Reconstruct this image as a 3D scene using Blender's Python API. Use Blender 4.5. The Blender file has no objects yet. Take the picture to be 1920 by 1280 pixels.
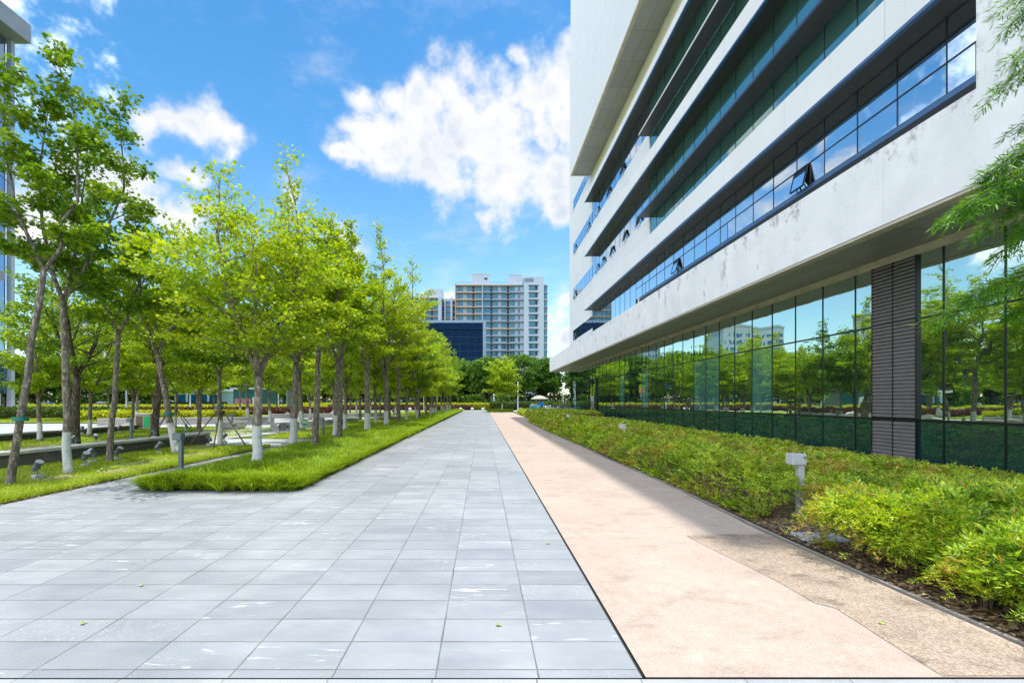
import bpy, math, random
import numpy as np
from mathutils import Vector, Matrix

# ------------------------------------------------------------------ camera
scene = bpy.context.scene
EYE = 1.6          # eye height, metres
F = 812.0          # focal length in pixels of the 1920 px wide photograph
CX, CY = 905.0, 752.0   # vanishing point of the paving joints
cam_d = bpy.data.cameras.new('camera')
cam = bpy.data.objects.new('camera', cam_d)
scene.collection.objects.link(cam)
cam.location = (0, 0, EYE)
cam.rotation_euler = (math.radians(90), 0, 0)
cam_d.sensor_width = 36.0
cam_d.lens = F * 36.0 / 1920.0
cam_d.shift_x = (960 - CX) / 1920.0
cam_d.shift_y = (CY - 640) / 1920.0
cam_d.clip_start = 0.05
cam_d.clip_end = 6000
scene.camera = cam
scene.render.resolution_x, scene.render.resolution_y = 1024, 682

# ------------------------------------------------------------------ exposure
vs = scene.view_settings
vs.view_transform = 'Standard'
vs.look = 'None'
vs.gamma = 1.0
vs.use_curve_mapping = False
vs.exposure = EXPOSURE = 0.93
scene.cycles.max_bounces = 8
scene.cycles.diffuse_bounces = 4
scene.cycles.glossy_bounces = 4
scene.cycles.transmission_bounces = 4
scene.cycles.transparent_max_bounces = 8
scene.cycles.sample_clamp_indirect = 6.0
scene.cycles.use_denoising = True

# ------------------------------------------------------------------ sun
SX, SY = 0.139, 0.020          # shadow offset per metre of height (towards -X, +/-Y)
sun_dir = Vector((SX, SY, 1.0)).normalized()      # towards the sun
SUN_EL = math.asin(sun_dir.z)
SUN_AZ = math.atan2(sun_dir.x, sun_dir.y)
sun_d = bpy.data.lights.new('sun', 'SUN')
sun_d.energy = 2.85
sun_d.angle = math.radians(0.5)
sun_d.color = (1.0, 0.955, 0.88)
sun = bpy.data.objects.new('sun', sun_d)
sun.rotation_euler = sun_dir.to_track_quat('Z', 'Y').to_euler()
sun.location = (20, -3, 80)
scene.collection.objects.link(sun)

# ------------------------------------------------------------------ node helpers
class NT:
    """small wrapper for building node trees"""
    def __init__(s, tree):
        s.t = tree
        s.n = tree.nodes
        s.l = tree.links
    def node(s, kind, **kw):
        nd = s.n.new(kind)
        for k, v in kw.items():
            setattr(nd, k, v)
        return nd
    def put(s, sock, v):
        if isinstance(v, bpy.types.NodeSocket):
            s.l.new(v, sock)
        elif isinstance(v, (tuple, list)) and len(v) == 3 and sock.type == 'RGBA':
            sock.default_value = (*v, 1)
        else:
            sock.default_value = v
    def math(s, op, a, b=0.0, c=None, clamp=False):
        nd = s.node('ShaderNodeMath', operation=op, use_clamp=clamp)
        s.put(nd.inputs[0], a)
        s.put(nd.inputs[1], b)
        if c is not None:
            s.put(nd.inputs[2], c)
        return nd.outputs[0]
    def vec(s, op, a, b=(0, 0, 0)):
        nd = s.node('ShaderNodeVectorMath', operation=op)
        s.put(nd.inputs[0], a)
        s.put(nd.inputs[1], b)
        return nd.outputs['Value'] if op in ('DISTANCE', 'LENGTH', 'DOT_PRODUCT') else nd.outputs[0]
    def noise(s, vec, scale, detail=3.0, rough=0.55, lac=2.0, dist=0.0):
        nd = s.node('ShaderNodeTexNoise')
        if vec is not None:
            s.l.new(vec, nd.inputs['Vector'])
        nd.inputs['Scale'].default_value = scale
        nd.inputs['Detail'].default_value = detail
        nd.inputs['Roughness'].default_value = rough
        nd.inputs['Lacunarity'].default_value = lac
        nd.inputs['Distortion'].default_value = dist
        return nd.outputs[0]
    def ramp(s, f, stops, interp='LINEAR'):
        nd = s.node('ShaderNodeValToRGB')
        cr = nd.color_ramp
        cr.interpolation = interp
        while len(cr.elements) < len(stops):
            cr.elements.new(0.5)
        for e, (p, c) in zip(cr.elements, stops):
            e.position = p
            e.color = (*c, 1) if len(c) == 3 else c
        s.put(nd.inputs[0], f)
        return nd.outputs[0]
    def mix(s, f, a, b, mode='MIX'):
        nd = s.node('ShaderNodeMix', data_type='RGBA', blend_type=mode)
        s.put(nd.inputs[0], f)
        s.put(nd.inputs[6], a)
        s.put(nd.inputs[7], b)
        return nd.outputs[2]
    def smooth(s, x, lo, hi):
        nd = s.node('ShaderNodeMapRange', interpolation_type='SMOOTHSTEP')
        s.put(nd.inputs[0], x)
        nd.inputs[1].default_value = lo
        nd.inputs[2].default_value = hi
        return nd.outputs[0]
    def sep(s, v):
        nd = s.node('ShaderNodeSeparateXYZ')
        s.l.new(v, nd.inputs[0])
        return nd.outputs
    def comb(s, x, y, z=0.0):
        nd = s.node('ShaderNodeCombineXYZ')
        for i, v in enumerate((x, y, z)):
            s.put(nd.inputs[i], v)
        return nd.outputs[0]
    def mapping(s, v, scale=(1, 1, 1), loc=(0, 0, 0)):
        nd = s.node('ShaderNodeMapping')
        s.l.new(v, nd.inputs[0])
        nd.inputs['Scale'].default_value = scale
        nd.inputs['Location'].default_value = loc
        return nd.outputs[0]
    def bump(s, h, strength=0.3, dist=0.01):
        nd = s.node('ShaderNodeBump')
        nd.inputs['Strength'].default_value = strength
        nd.inputs['Distance'].default_value = dist
        s.put(nd.inputs['Height'], h)
        return nd.outputs[0]

# ------------------------------------------------------------------ sky with clouds
world = bpy.data.worlds.new('World')
scene.world = world
world.use_nodes = True
W = NT(world.node_tree)
W.n.clear()
sky = W.node('ShaderNodeTexSky', sky_type='NISHITA')
sky.sun_disc = False
sky.sun_elevation = SUN_EL
sky.sun_rotation = SUN_AZ
sky.altitude = 0
sky.air_density = 1.0
sky.dust_density = 0.6
sky.ozone_density = 2.0
tc = W.node('ShaderNodeTexCoord')
dirv = W.vec('NORMALIZE', tc.outputs['Generated'])

def sky_dir(px, py):
    return Vector(((px - CX) / F, 1.0, (CY - py) / F)).normalized()

# cumulus: centre (as bearing of the photograph) and angular radius
CLOUDS = [
    (740, 178, 34), (775, 175, 40), (825, 180, 48), (865, 215, 58), (790, 240, 60), (900, 262, 74), (965, 300, 74), (1030, 320, 70),
    (735, 290, 46), (690, 268, 38), (1018, 135, 36), (1045, 165, 48), (1000, 190, 40), (1060, 215, 40), (672, 188, 26),
    (815, 300, 66), (905, 396, 20), (1050, 385, 34), (920, 325, 52), (1010, 250, 34), (650, 305, 20), (980, 130, 22),
    (290, 222, 24), (335, 218, 30), (380, 225, 30), (415, 250, 32), (430, 285, 18), (240, 330, 36), (185, 350, 38), (335, 322, 22), (130, 330, 28),
    (545, 372, 24), (105, 400, 46), (350, 405, 36), (270, 395, 32), (30, 400, 55),
    (1052, 560, 20), (1045, 600, 28), (1062, 640, 30), (830, 560, 22), (640, 460, 30),
    (-150, 380, 80), (-420, 420, 150), (-340, 260, 80), (-800, 300, 200),
    (1500, 300, 150), (1900, 100, 200), (1350, 560, 90),
]
warp = W.noise(dirv, 7.0, 4.0, 0.6)
wn = W.node('ShaderNodeTexNoise')
W.l.new(dirv, wn.inputs['Vector'])
wn.inputs['Scale'].default_value = 9.0
wn.inputs['Detail'].default_value = 5.0
wv = W.vec('SUBTRACT', wn.outputs['Color'], (0.5, 0.5, 0.5))
wv2 = W.node('ShaderNodeVectorMath', operation='SCALE')
W.l.new(wv, wv2.inputs[0])
wv2.inputs['Scale'].default_value = 0.11
wdir = W.vec('ADD', dirv, wv2.outputs[0])
m = None
for px, py, r in CLOUDS:
    d = sky_dir(px, py)
    L = math.sqrt(F * F + (px - CX) ** 2 + (py - CY) ** 2)
    dd = W.vec('DISTANCE', wdir, tuple(d))
    v = W.math('MULTIPLY_ADD', dd, -1.0 / (r * 1.45 / L), 1.0)
    m = v if m is None else W.math('SMOOTH_MAX', m, v, 0.12)
fb = W.noise(dirv, 15.0, 10.0, 0.60)
fb2 = W.noise(dirv, 3.2, 6.0, 0.6)
dens = W.math('ADD', m, W.math('MULTIPLY', W.math('SUBTRACT', fb, 0.5), 2.3))
alpha = W.math('ADD', W.math('MULTIPLY', W.smooth(dens, -0.14, 0.74), 0.90), W.math('MULTIPLY', W.smooth(dens, -0.50, 0.9), 0.12))
wisp = W.math('MULTIPLY', W.smooth(W.noise(W.mapping(dirv, (1, 1, 2.4)), 5.0, 8.0, 0.68), 0.50, 0.82), 0.34)
alpha = W.math('MAXIMUM', alpha, wisp)
core = W.smooth(dens, 0.35, 1.05)
shade = W.noise(W.mapping(dirv, (1, 1, 1.6)), 7.0, 6.0, 0.62)
ccol = W.mix(W.math('MULTIPLY', core, W.smooth(shade, 0.42, 0.66)), (1.0, 1.0, 1.0), (0.70, 0.78, 0.88))
ccol = W.mix(0.0, ccol, (1, 1, 1))
sz = W.sep(dirv)
# haze lift near the horizon and clear summer blue above
tint = W.ramp(W.math('MAXIMUM', sz[2], 0.0), [(0.0, (1.05, 1.04, 0.98)), (0.18, (0.74, 0.92, 0.94)), (0.5, (0.34, 0.71, 0.84)), (0.75, (0.24, 0.60, 0.78))])
bluesky = W.mix(1.0, sky.outputs[0], tint, 'MULTIPLY')
SKYK = 0.15
cloudc = W.mix(1.0, ccol, (3.55, 3.57, 3.65), 'MULTIPLY')
final = W.mix(alpha, bluesky, cloudc)
# a bank of made-up cloud, unseen behind and left, added to brighten the shaded facade
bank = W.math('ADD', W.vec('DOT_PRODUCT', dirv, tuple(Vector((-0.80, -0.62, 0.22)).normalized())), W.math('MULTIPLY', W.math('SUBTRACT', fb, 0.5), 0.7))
fill_bankm = W.math('MULTIPLY', W.smooth(bank, 0.18, 0.42), W.smooth(sz[2], 0.02, 0.10))
fill_bankc = W.mix(1.0, ccol, (8.3, 8.7, 9.5), 'MULTIPLY')
final = W.mix(fill_bankm, final, fill_bankc)
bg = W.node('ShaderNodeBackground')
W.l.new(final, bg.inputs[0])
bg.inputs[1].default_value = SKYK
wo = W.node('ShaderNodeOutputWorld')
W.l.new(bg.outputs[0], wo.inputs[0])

# ------------------------------------------------------------------ object helpers
COL = scene.collection

def tag(o, label=None, cat=None, group=None, kind=None):
    if label: o['label'] = label
    if cat: o['category'] = cat
    if group: o['group'] = group
    if kind: o['kind'] = kind
    return o

def thing(name, label, cat, loc=(0, 0, 0), rz=0.0, group=None, scale=None):
    o = bpy.data.objects.new(name, None)
    o.empty_display_size = 0.3
    COL.objects.link(o)
    o.location = loc
    o.rotation_euler = (0, 0, rz)
    if scale: o.scale = scale
    return tag(o, label, cat, group)

def copy_tree(o, parent=None):
    c = o.copy()
    COL.objects.link(c)
    if parent is not None:
        c.parent = parent
    for ch in o.children:
        copy_tree(ch, c)
    return c

def place_copy(src, loc, rz=0.0, label=None, scale=None, group=None):
    c = copy_tree(src)
    c.location = loc
    c.rotation_euler = (0, 0, rz)
    if scale: c.scale = scale
    if label: c['label'] = label
    if group: c['group'] = group
    return c

class MB:
    """collects faces for one mesh; origin = where the object will stand"""
    def __init__(s, origin=(0, 0, 0)):
        s.v, s.f, s.mi = [], [], []
        s.o = origin
        s.cur = 0
        s.sm = []
        s.smooth = False
    def add(s, vs_, fs_):
        b = len(s.v)
        ox, oy, oz = s.o
        s.v.extend([(x - ox, y - oy, z - oz) for x, y, z in vs_])
        for f in fs_:
            s.f.append([b + i for i in f])
            s.mi.append(s.cur)
            s.sm.append(s.smooth)
    def box(s, x0, x1, y0, y1, z0, z1):
        s.add([(x0, y0, z0), (x1, y0, z0), (x1, y1, z0), (x0, y1, z0), (x0, y0, z1), (x1, y0, z1), (x1, y1, z1), (x0, y1, z1)],
              [(0, 3, 2, 1), (4, 5, 6, 7), (0, 1, 5, 4), (1, 2, 6, 5), (2, 3, 7, 6), (3, 0, 4, 7)])
    def cbox(s, x0, x1, y0, y1, z0, z1, b=0.01):
        """box with chamfered vertical and top edges"""
        pts = [(x0 + b, y0), (x1 - b, y0), (x1, y0 + b), (x1, y1 - b), (x1 - b, y1), (x0 + b, y1), (x0, y1 - b), (x0, y0 + b)]
        cx, cy = (x0 + x1) / 2, (y0 + y1) / 2
        ins = [(px + (b if px < cx else -b), py + (b if py < cy else -b)) for px, py in pts]
        V = [(x, y, z0) for x, y in pts] + [(x, y, z1 - b) for x, y in pts] + [(x, y, z1) for x, y in ins]
        Fc = [tuple(range(7, -1, -1)), tuple(range(16, 24))]
        for k in (0, 8):
            for i in range(8):
                j = (i + 1) % 8
                Fc.append((k + i, k + j, k + 8 + j, k + 8 + i))
        s.add(V, Fc)
    def obox(s, c, ax, ay, az, hx, hy, hz):
        """oriented box: centre, unit axes, half sizes"""
        c, ax, ay, az = Vector(c), Vector(ax), Vector(ay), Vector(az)
        V = []
        for k in (-1, 1):
            for (i, j) in ((-1, -1), (1, -1), (1, 1), (-1, 1)):
                V.append(tuple(c + ax * hx * i + ay * hy * j + az * hz * k))
        s.add(V, [(0, 3, 2, 1), (4, 5, 6, 7), (0, 1, 5, 4), (1, 2, 6, 5), (2, 3, 7, 6), (3, 0, 4, 7)])
    def quad(s, a, b, c, d):
        s.add([a, b, c, d], [(0, 1, 2, 3)])
    def prism(s, pts, z0, z1):
        n = len(pts)
        s.add([(x, y, z0) for x, y in pts] + [(x, y, z1) for x, y in pts],
              [tuple(range(n - 1, -1, -1)), tuple(range(n, 2 * n))] + [(i, (i + 1) % n, n + (i + 1) % n, n + i) for i in range(n)])
    def tube(s, pts, rad, n=6, cap=True):
        pts = [Vector(p) for p in pts]
        if not isinstance(rad, (list, tuple)):
            rad = [rad] * len(pts)
        V, Fc = [], []
        up = None
        for i, p in enumerate(pts):
            if i == 0: t = pts[1] - pts[0]
            elif i == len(pts) - 1: t = pts[-1] - pts[-2]
            else: t = pts[i + 1] - pts[i - 1]
            t.normalize()
            if up is None:
                up = t.orthogonal().normalized()
            a = (up - t * up.dot(t))
            if a.length < 1e-5: a = t.orthogonal()
            a.normalize()
            up = a
            b = t.cross(a)
            for k in range(n):
                an = 2 * math.pi * k / n
                V.append(tuple(p + (a * math.cos(an) + b * math.sin(an)) * rad[i]))
        for i in range(len(pts) - 1):
            for k in range(n):
                k2 = (k + 1) % n
                Fc.append((i * n + k, i * n + k2, (i + 1) * n + k2, (i + 1) * n + k))
        if cap:
            Fc.append(tuple(range(n - 1, -1, -1)))
            Fc.append(tuple(range((len(pts) - 1) * n, len(pts) * n)))
        s.add(V, Fc)
    def lathe(s, prof, c=(0, 0, 0), n=16):
        """profile (r, z) turned about z through c"""
        V, Fc = [], []
        for r, z in prof:
            for k in range(n):
                an = 2 * math.pi * k / n
                V.append((c[0] + r * math.cos(an), c[1] + r * math.sin(an), c[2] + z))
        for i in range(len(prof) - 1):
            for k in range(n):
                k2 = (k + 1) % n
                Fc.append((i * n + k, i * n + k2, (i + 1) * n + k2, (i + 1) * n + k))
        Fc.append(tuple(range(n - 1, -1, -1)))
        Fc.append(tuple(range((len(prof) - 1) * n, len(prof) * n)))
        s.add(V, Fc)
    def build(s, name, mats, parent=None):
        me = bpy.data.meshes.new(name)
        me.from_pydata(s.v, [], s.f)
        if not isinstance(mats, (list, tuple)): mats = [mats]
        for m_ in mats: me.materials.append(m_)
        if len(mats) > 1:
            me.polygons.foreach_set('material_index', s.mi)
        if any(s.sm):
            me.polygons.foreach_set('use_smooth', s.sm)
        me.update()
        o = bpy.data.objects.new(name, me)
        COL.objects.link(o)
        if parent is not None:
            o.parent = parent
        else:
            o.location = s.o
        return o

def np_mesh(name, V, loops, sizes, mats, parent=None, smooth=False, loc=None):
    """fast mesh from numpy arrays: vertices, flat loop indices, polygon sizes"""
    me = bpy.data.meshes.new(name)
    V = np.asarray(V, dtype=np.float32)
    loops = np.asarray(loops, dtype=np.int32)
    sizes = np.asarray(sizes, dtype=np.int32)
    me.vertices.add(len(V))
    me.vertices.foreach_set('co', V.ravel())
    me.loops.add(len(loops))
    me.loops.foreach_set('vertex_index', loops)
    me.polygons.add(len(sizes))
    st = np.concatenate(([0], np.cumsum(sizes)[:-1])).astype(np.int32)
    me.polygons.foreach_set('loop_start', st)
    me.polygons.foreach_set('loop_total', sizes)
    if smooth:
        me.polygons.foreach_set('use_smooth', np.ones(len(sizes), dtype=bool))
    me.update(calc_edges=True)
    if not isinstance(mats, (list, tuple)): mats = [mats]
    for m_ in mats: me.materials.append(m_)
    o = bpy.data.objects.new(name, me)
    COL.objects.link(o)
    if parent is not None: o.parent = parent
    if loc is not None: o.location = loc
    return o

def ground_at(px, py, z=0.0):
    """the point of the ground seen at a bearing of the photograph"""
    Y = F * (EYE - z) / (py - CY)
    return ((px - CX) / F * Y, Y, z)

def at(px, py, Y):
    return ((px - CX) / F * Y, Y, EYE + (CY - py) / F * Y)
# ------------------------------------------------------------------ materials
def new_mat(name):
    m_ = bpy.data.materials.new(name)
    m_.use_nodes = True
    t = NT(m_.node_tree)
    t.n.clear()
    out = t.node('ShaderNodeOutputMaterial')
    return m_, t, out

def principled(t, out, color, rough=0.6, metal=0.0, spec=0.5, normal=None):
    p = t.node('ShaderNodeBsdfPrincipled')
    t.put(p.inputs['Base Color'], color)
    t.put(p.inputs['Roughness'], rough)
    t.put(p.inputs['Metallic'], metal)
    t.put(p.inputs['Specular IOR Level'], spec)
    if normal is not None: t.l.new(normal, p.inputs['Normal'])
    t.l.new(p.outputs[0], out.inputs[0])
    return p

def geo_pos(t):
    return t.node('ShaderNodeNewGeometry').outputs['Position']

def simple(name, c, rough=0.6, metal=0.0, var=0.12, scale=3.0, spec=0.4, bump=0.0):
    """a paint, stone or metal with a little mottling"""
    m_, t, out = new_mat(name)
    pos = t.node('ShaderNodeTexCoord').outputs['Object']
    n1 = t.noise(pos, scale, 5.0, 0.6)
    lo = tuple(x * (1 - var) for x in c)
    hi = tuple(min(1, x * (1 + var)) for x in c)
    col = t.ramp(n1, [(0.3, lo), (0.7, hi)])
    nrm = t.bump(t.noise(pos, scale * 14, 3.0), bump, 0.01) if bump else None
    r = t.math('MULTIPLY_ADD', n1, 0.15, rough - 0.07)
    principled(t, out, col, r, metal, spec, nrm)
    return m_

M = {}
# grey granite paving, 0.6 x 0.3 m slabs, as laid: joints run with world X and Y
def paving(name, c0, c1, w, d, offx, offy, joint=0.006, stag=0.0):
    m_, t, out = new_mat(name)
    pos = geo_pos(t)
    s = t.sep(pos)
    u = t.math('DIVIDE', t.math('ADD', s[0], offx), w)
    v = t.math('DIVIDE', t.math('ADD', s[1], offy), d)
    fu = t.math('FLOOR', u)
    if stag:
        v = t.math('ADD', v, t.math('MULTIPLY', t.math('MODULO', t.math('ABSOLUTE', fu), 2.0), stag))
    fv = t.math('FLOOR', v)
    wnz = t.node('ShaderNodeTexWhiteNoise', noise_dimensions='3D')
    t.l.new(t.comb(fu, fv), wnz.inputs['Vector'])
    rnd = wnz.outputs['Value']
    rcol = wnz.outputs['Color']
    eu = t.math('MULTIPLY', t.math('SUBTRACT', 0.5, t.math('ABSOLUTE', t.math('SUBTRACT', t.math('FRACT', u), 0.5))), w)
    ev = t.math('MULTIPLY', t.math('SUBTRACT', 0.5, t.math('ABSOLUTE', t.math('SUBTRACT', t.math('FRACT', v), 0.5))), d)
    edge = t.math('MINIMUM', eu, ev)
    jn = t.noise(pos, 2.3, 3.0, 0.6)
    jw = t.math('MULTIPLY_ADD', jn, joint * 1.2, joint * 0.1)
    jmask = t.math('SUBTRACT', 1.0, t.smooth(t.math('DIVIDE', edge, jw), 0.4, 1.2))
    # per-slab shift so that veining does not run across joints
    off = t.vec('MULTIPLY', rcol, (40, 40, 40))
    lp = t.vec('ADD', pos, off)
    cloud = t.noise(t.mapping(lp, (1.0, 3.0, 1)), 1.6, 5.0, 0.6)
    grain = t.noise(pos, 160.0, 2.0, 0.7)
    stain = t.noise(pos, 0.55, 5.0, 0.62)
    tone = t.math('ADD', t.math('MULTIPLY', rnd, 0.24), t.math('MULTIPLY', cloud, 0.78))
    col = t.ramp(tone, [(0.12, c0), (0.5, tuple((a + b) / 2 for a, b in zip(c0, c1))), (0.85, c1)])
    col = t.mix(t.math('MULTIPLY', t.smooth(stain, 0.47, 0.75), 0.42), col, (0.44, 0.45, 0.46))
    col = t.mix(t.math('MULTIPLY', t.smooth(stain, 0.5, 0.28), 0.5), col, (0.14, 0.155, 0.175))
    col = t.mix(t.math('MULTIPLY', t.smooth(grain, 0.35, 0.75), 0.30), col, (0.46, 0.48, 0.50))
    col = t.mix(t.math('MULTIPLY', t.smooth(grain, 0.5, 0.25), 0.40), col, (0.09, 0.10, 0.11))
    # pale scrapes and lime blooms, only on some slabs
    scr = t.noise(t.mapping(lp, (1.3, 9.0, 1)), 2.4, 6.0, 0.6, dist=1.2)
    scm = t.math('MULTIPLY', t.smooth(scr, 0.58, 0.70), t.smooth(t.math('FRACT', t.math('MULTIPLY', rnd, 7.13)), 0.62, 0.8))
    col = t.mix(t.math('MULTIPLY', scm, 0.65), col, (0.66, 0.67, 0.66))
    sc2 = t.noise(t.mapping(lp, (3.0, 1.2, 1)), 3.0, 3.0, 0.5, dist=2.5)
    thin = t.math('SUBTRACT', 1.0, t.smooth(t.math('ABSOLUTE', t.math('SUBTRACT', sc2, 0.5)), 0.0, 0.006))
    thm = t.math('MULTIPLY', thin, t.smooth(t.math('FRACT', t.math('MULTIPLY', rnd, 3.77)), 0.7, 0.8))
    col = t.mix(t.math('MULTIPLY', thm, 0.55), col, (0.68, 0.69, 0.68))
    dots = t.noise(pos, 21.0, 1.0)
    col = t.mix(t.math('MULTIPLY', t.smooth(dots, 0.83, 0.85), 0.6), col, (0.05, 0.05, 0.05))
    col = t.mix(t.math('MULTIPLY', jmask, t.math('MULTIPLY_ADD', jn, 0.9, 0.25)), col, (0.075, 0.072, 0.062))
    h = t.math('ADD', t.math('MULTIPLY', jmask, -1.0), t.math('MULTIPLY', t.math('ADD', grain, t.math('MULTIPLY', rnd, 0.6)), 0.25))
    nrm = t.bump(h, 0.35, 0.004)
    principled(t, out, col, t.math('MULTIPLY_ADD', cloud, 0.25, 0.42), 0, 0.35, nrm)
    return m_

M['paving'] = paving('granite_paving', (0.140, 0.157, 0.174), (0.298, 0.314, 0.330), 0.6, 0.3, -0.326 + 0.6 * 100, 0.113 + 3.0, 0.008)
M['band'] = paving('band_paving', (0.24, 0.26, 0.275), (0.36, 0.365, 0.37), 0.6, 0.6, 0.29 + 60, 0.5, 0.006)
M['path_stone'] = paving('side_path_paving', (0.36, 0.37, 0.37), (0.50, 0.495, 0.48), 0.6, 0.3, 60.1, 60, 0.005)
M['plaza'] = paving('plaza_paving', (0.36, 0.375, 0.39), (0.52, 0.52, 0.52), 0.6, 0.6, 120, 60, 0.006)

def aggregate(name, c0, c1, dark, speck=230.0, patch=0.5, darkmix=0.35):
    """washed pebble or sprayed resin aggregate"""
    m_, t, out = new_mat(name)
    pos = geo_pos(t)
    vo = t.node('ShaderNodeTexVoronoi')
    t.l.new(pos, vo.inputs['Vector'])
    vo.inputs['Scale'].default_value = speck
    cellr = t.sep(vo.outputs['Color'])[0]
    big = t.noise(pos, 0.8, 6.0, 0.62)
    mid = t.noise(pos, 9.0, 4.0, 0.65)
    tone = t.math('ADD', t.math('MULTIPLY', cellr, 0.45), t.math('ADD', t.math('MULTIPLY', big, 0.4), t.math('MULTIPLY', mid, 0.25)))
    col = t.ramp(tone, [(0.25, c0), (0.8, c1)])
    col = t.mix(t.math('MULTIPLY', t.smooth(cellr, 0.80, 0.95), darkmix), col, dark)
    st = t.noise(t.mapping(pos, (1.0, 1.9, 1)), 1.9, 7.0, 0.7)
    col = t.mix(t.math('MULTIPLY', t.smooth(st, 0.50, 0.74), patch), col, dark)
    p2 = t.noise(pos, 3.1, 5.0, 0.7)
    col = t.mix(t.math('MULTIPLY', t.smooth(p2, 0.45, 0.30), 0.25), col, tuple(min(1, x * 1.15) for x in c1))
    sx = t.sep(pos)[0]
    nrm = t.bump(t.math('ADD', cellr, mid), 0.25, 0.004)
    principled(t, out, col, 0.85, 0, 0.25, nrm)
    return m_
M['pink'] = aggregate('pink_aggregate', (0.26, 0.20, 0.163), (0.50, 0.41, 0.345), (0.16, 0.125, 0.11), patch=0.5)
M['gravel_lane'] = aggregate('worn_aggregate', (0.20, 0.155, 0.12), (0.46, 0.37, 0.28), (0.08, 0.062, 0.05), speck=95.0, patch=0.8, darkmix=0.65)
M['road'] = aggregate('asphalt', (0.07, 0.072, 0.078), (0.12, 0.12, 0.125), (0.04, 0.04, 0.04))

def soil(name, c0, c1, leafc):
    m_, t, out = new_mat(name)
    pos = geo_pos(t)
    vo = t.node('ShaderNodeTexVoronoi')
    t.l.new(pos, vo.inputs['Vector'])
    vo.inputs['Scale'].default_value = 34.0
    r = t.sep(vo.outputs['Color'])
    n1 = t.noise(pos, 6.0, 6.0, 0.7)
    col = t.ramp(n1, [(0.3, c0), (0.7, c1)])
    col = t.mix(t.math('MULTIPLY', t.smooth(r[0], 0.70, 0.78), 0.8), col, leafc)
    nrm = t.bump(t.math('ADD', n1, r[1]), 0.8, 0.03)
    principled(t, out, col, 0.9, 0, 0.2, nrm)
    return m_
M['soil'] = soil('leaf_litter_soil', (0.045, 0.035, 0.026), (0.12, 0.09, 0.065), (0.34, 0.25, 0.17))

def turf(name, c0, c1, c2, soilc=(0.40, 0.31, 0.20), bare=0.25):
    m_, t, out = new_mat(name)
    pos = geo_pos(t)
    n1 = t.noise(pos, 1.1, 6.0, 0.65)
    n2 = t.noise(pos, 26.0, 4.0, 0.75)
    n3 = t.noise(t.mapping(pos, (1, 1, 1), (7, 3, 0)), 0.45, 5.0, 0.7)
    col = t.ramp(n2, [(0.25, c0), (0.5, c1), (0.75, c2)])
    col = t.mix(t.math('MULTIPLY', t.smooth(n1, 0.4, 0.7), 0.35), col, c2)
    col = t.mix(t.math('MULTIPLY', t.smooth(n3, 0.50, 0.60), bare), col, soilc)
    nrm = t.bump(n2, 0.9, 0.05)
    principled(t, out, col, 0.9, 0, 0.15, nrm)
    return m_
M['turf'] = turf('lawn_turf', (0.09, 0.17, 0.012), (0.20, 0.30, 0.02), (0.36, 0.44, 0.03), bare=0.6)
M['turf_far'] = turf('far_turf', (0.05, 0.10, 0.015), (0.09, 0.16, 0.025), (0.15, 0.23, 0.03), bare=0.15)

def leafmat(name, stops, trans=0.40, rough=0.45, patch=None, pscale=0.9, red=None, rw=0.6, nw=0.7):
    """foliage: colour differs leaf by leaf, light passes through"""
    m_, t, out = new_mat(name)
    g = t.node('ShaderNodeNewGeometry')
    tcn = t.node('ShaderNodeTexCoord')
    oi = t.node('ShaderNodeObjectInfo')
    r = g.outputs['Random Per Island']
    pos = g.outputs['Position']
    n1 = t.noise(pos, pscale, 3.0, 0.6)
    f = t.math('ADD', t.math('MULTIPLY', r, rw), t.math('MULTIPLY_ADD', n1, nw, 0.48 - rw * 0.5 - nw * 0.5))
    f = t.math('ADD', f, t.math('MULTIPLY', t.math('SUBTRACT', oi.outputs['Random'], 0.5), 0.14))
    col = t.ramp(f, stops)
    if red is not None:
        rc, amount = red
        n2 = t.noise(pos, 1.0, 4.0, 0.65)
        r2 = t.math('FRACT', t.math('MULTIPLY', r, 17.3))
        msk = t.math('MULTIPLY', t.smooth(n2, 0.50, 0.62), t.smooth(r2, 0.30, 0.55))
        sp = t.smooth(r2, 0.965, 0.97)
        col = t.mix(t.math('MULTIPLY', t.math('MAXIMUM', msk, sp), amount), col, rc)
    p = t.node('ShaderNodeBsdfPrincipled')
    t.l.new(col, p.inputs['Base Color'])
    p.inputs['Roughness'].default_value = rough
    p.inputs['Specular IOR Level'].default_value = 0.35
    tr = t.node('ShaderNodeBsdfTranslucent')
    tcol = t.mix(1.0, col, (1.45, 1.35, 0.5), 'MULTIPLY')
    t.l.new(tcol, tr.inputs['Color'])
    mx = t.node('ShaderNodeMixShader')
    mx.inputs[0].default_value = trans
    t.l.new(p.outputs[0], mx.inputs[1])
    t.l.new(tr.outputs[0], mx.inputs[2])
    t.l.new(mx.outputs[0], out.inputs[0])
    return m_
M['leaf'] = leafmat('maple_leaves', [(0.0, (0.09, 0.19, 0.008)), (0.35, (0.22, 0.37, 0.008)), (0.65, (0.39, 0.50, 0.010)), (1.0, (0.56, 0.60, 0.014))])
M['leaf_dark'] = leafmat('dark_maple_leaves', [(0.0, (0.055, 0.14, 0.010)), (0.4, (0.12, 0.24, 0.010)), (0.7, (0.23, 0.35, 0.012)), (1.0, (0.42, 0.49, 0.016))])  # darker leaf green, used on whole trees
M['camphor'] = leafmat('camphor_leaves', [(0.0, (0.03, 0.09, 0.014)), (0.4, (0.07, 0.165, 0.018)), (0.7, (0.13, 0.26, 0.02)), (1.0, (0.25, 0.38, 0.025))], trans=0.3, pscale=0.35)
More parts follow.
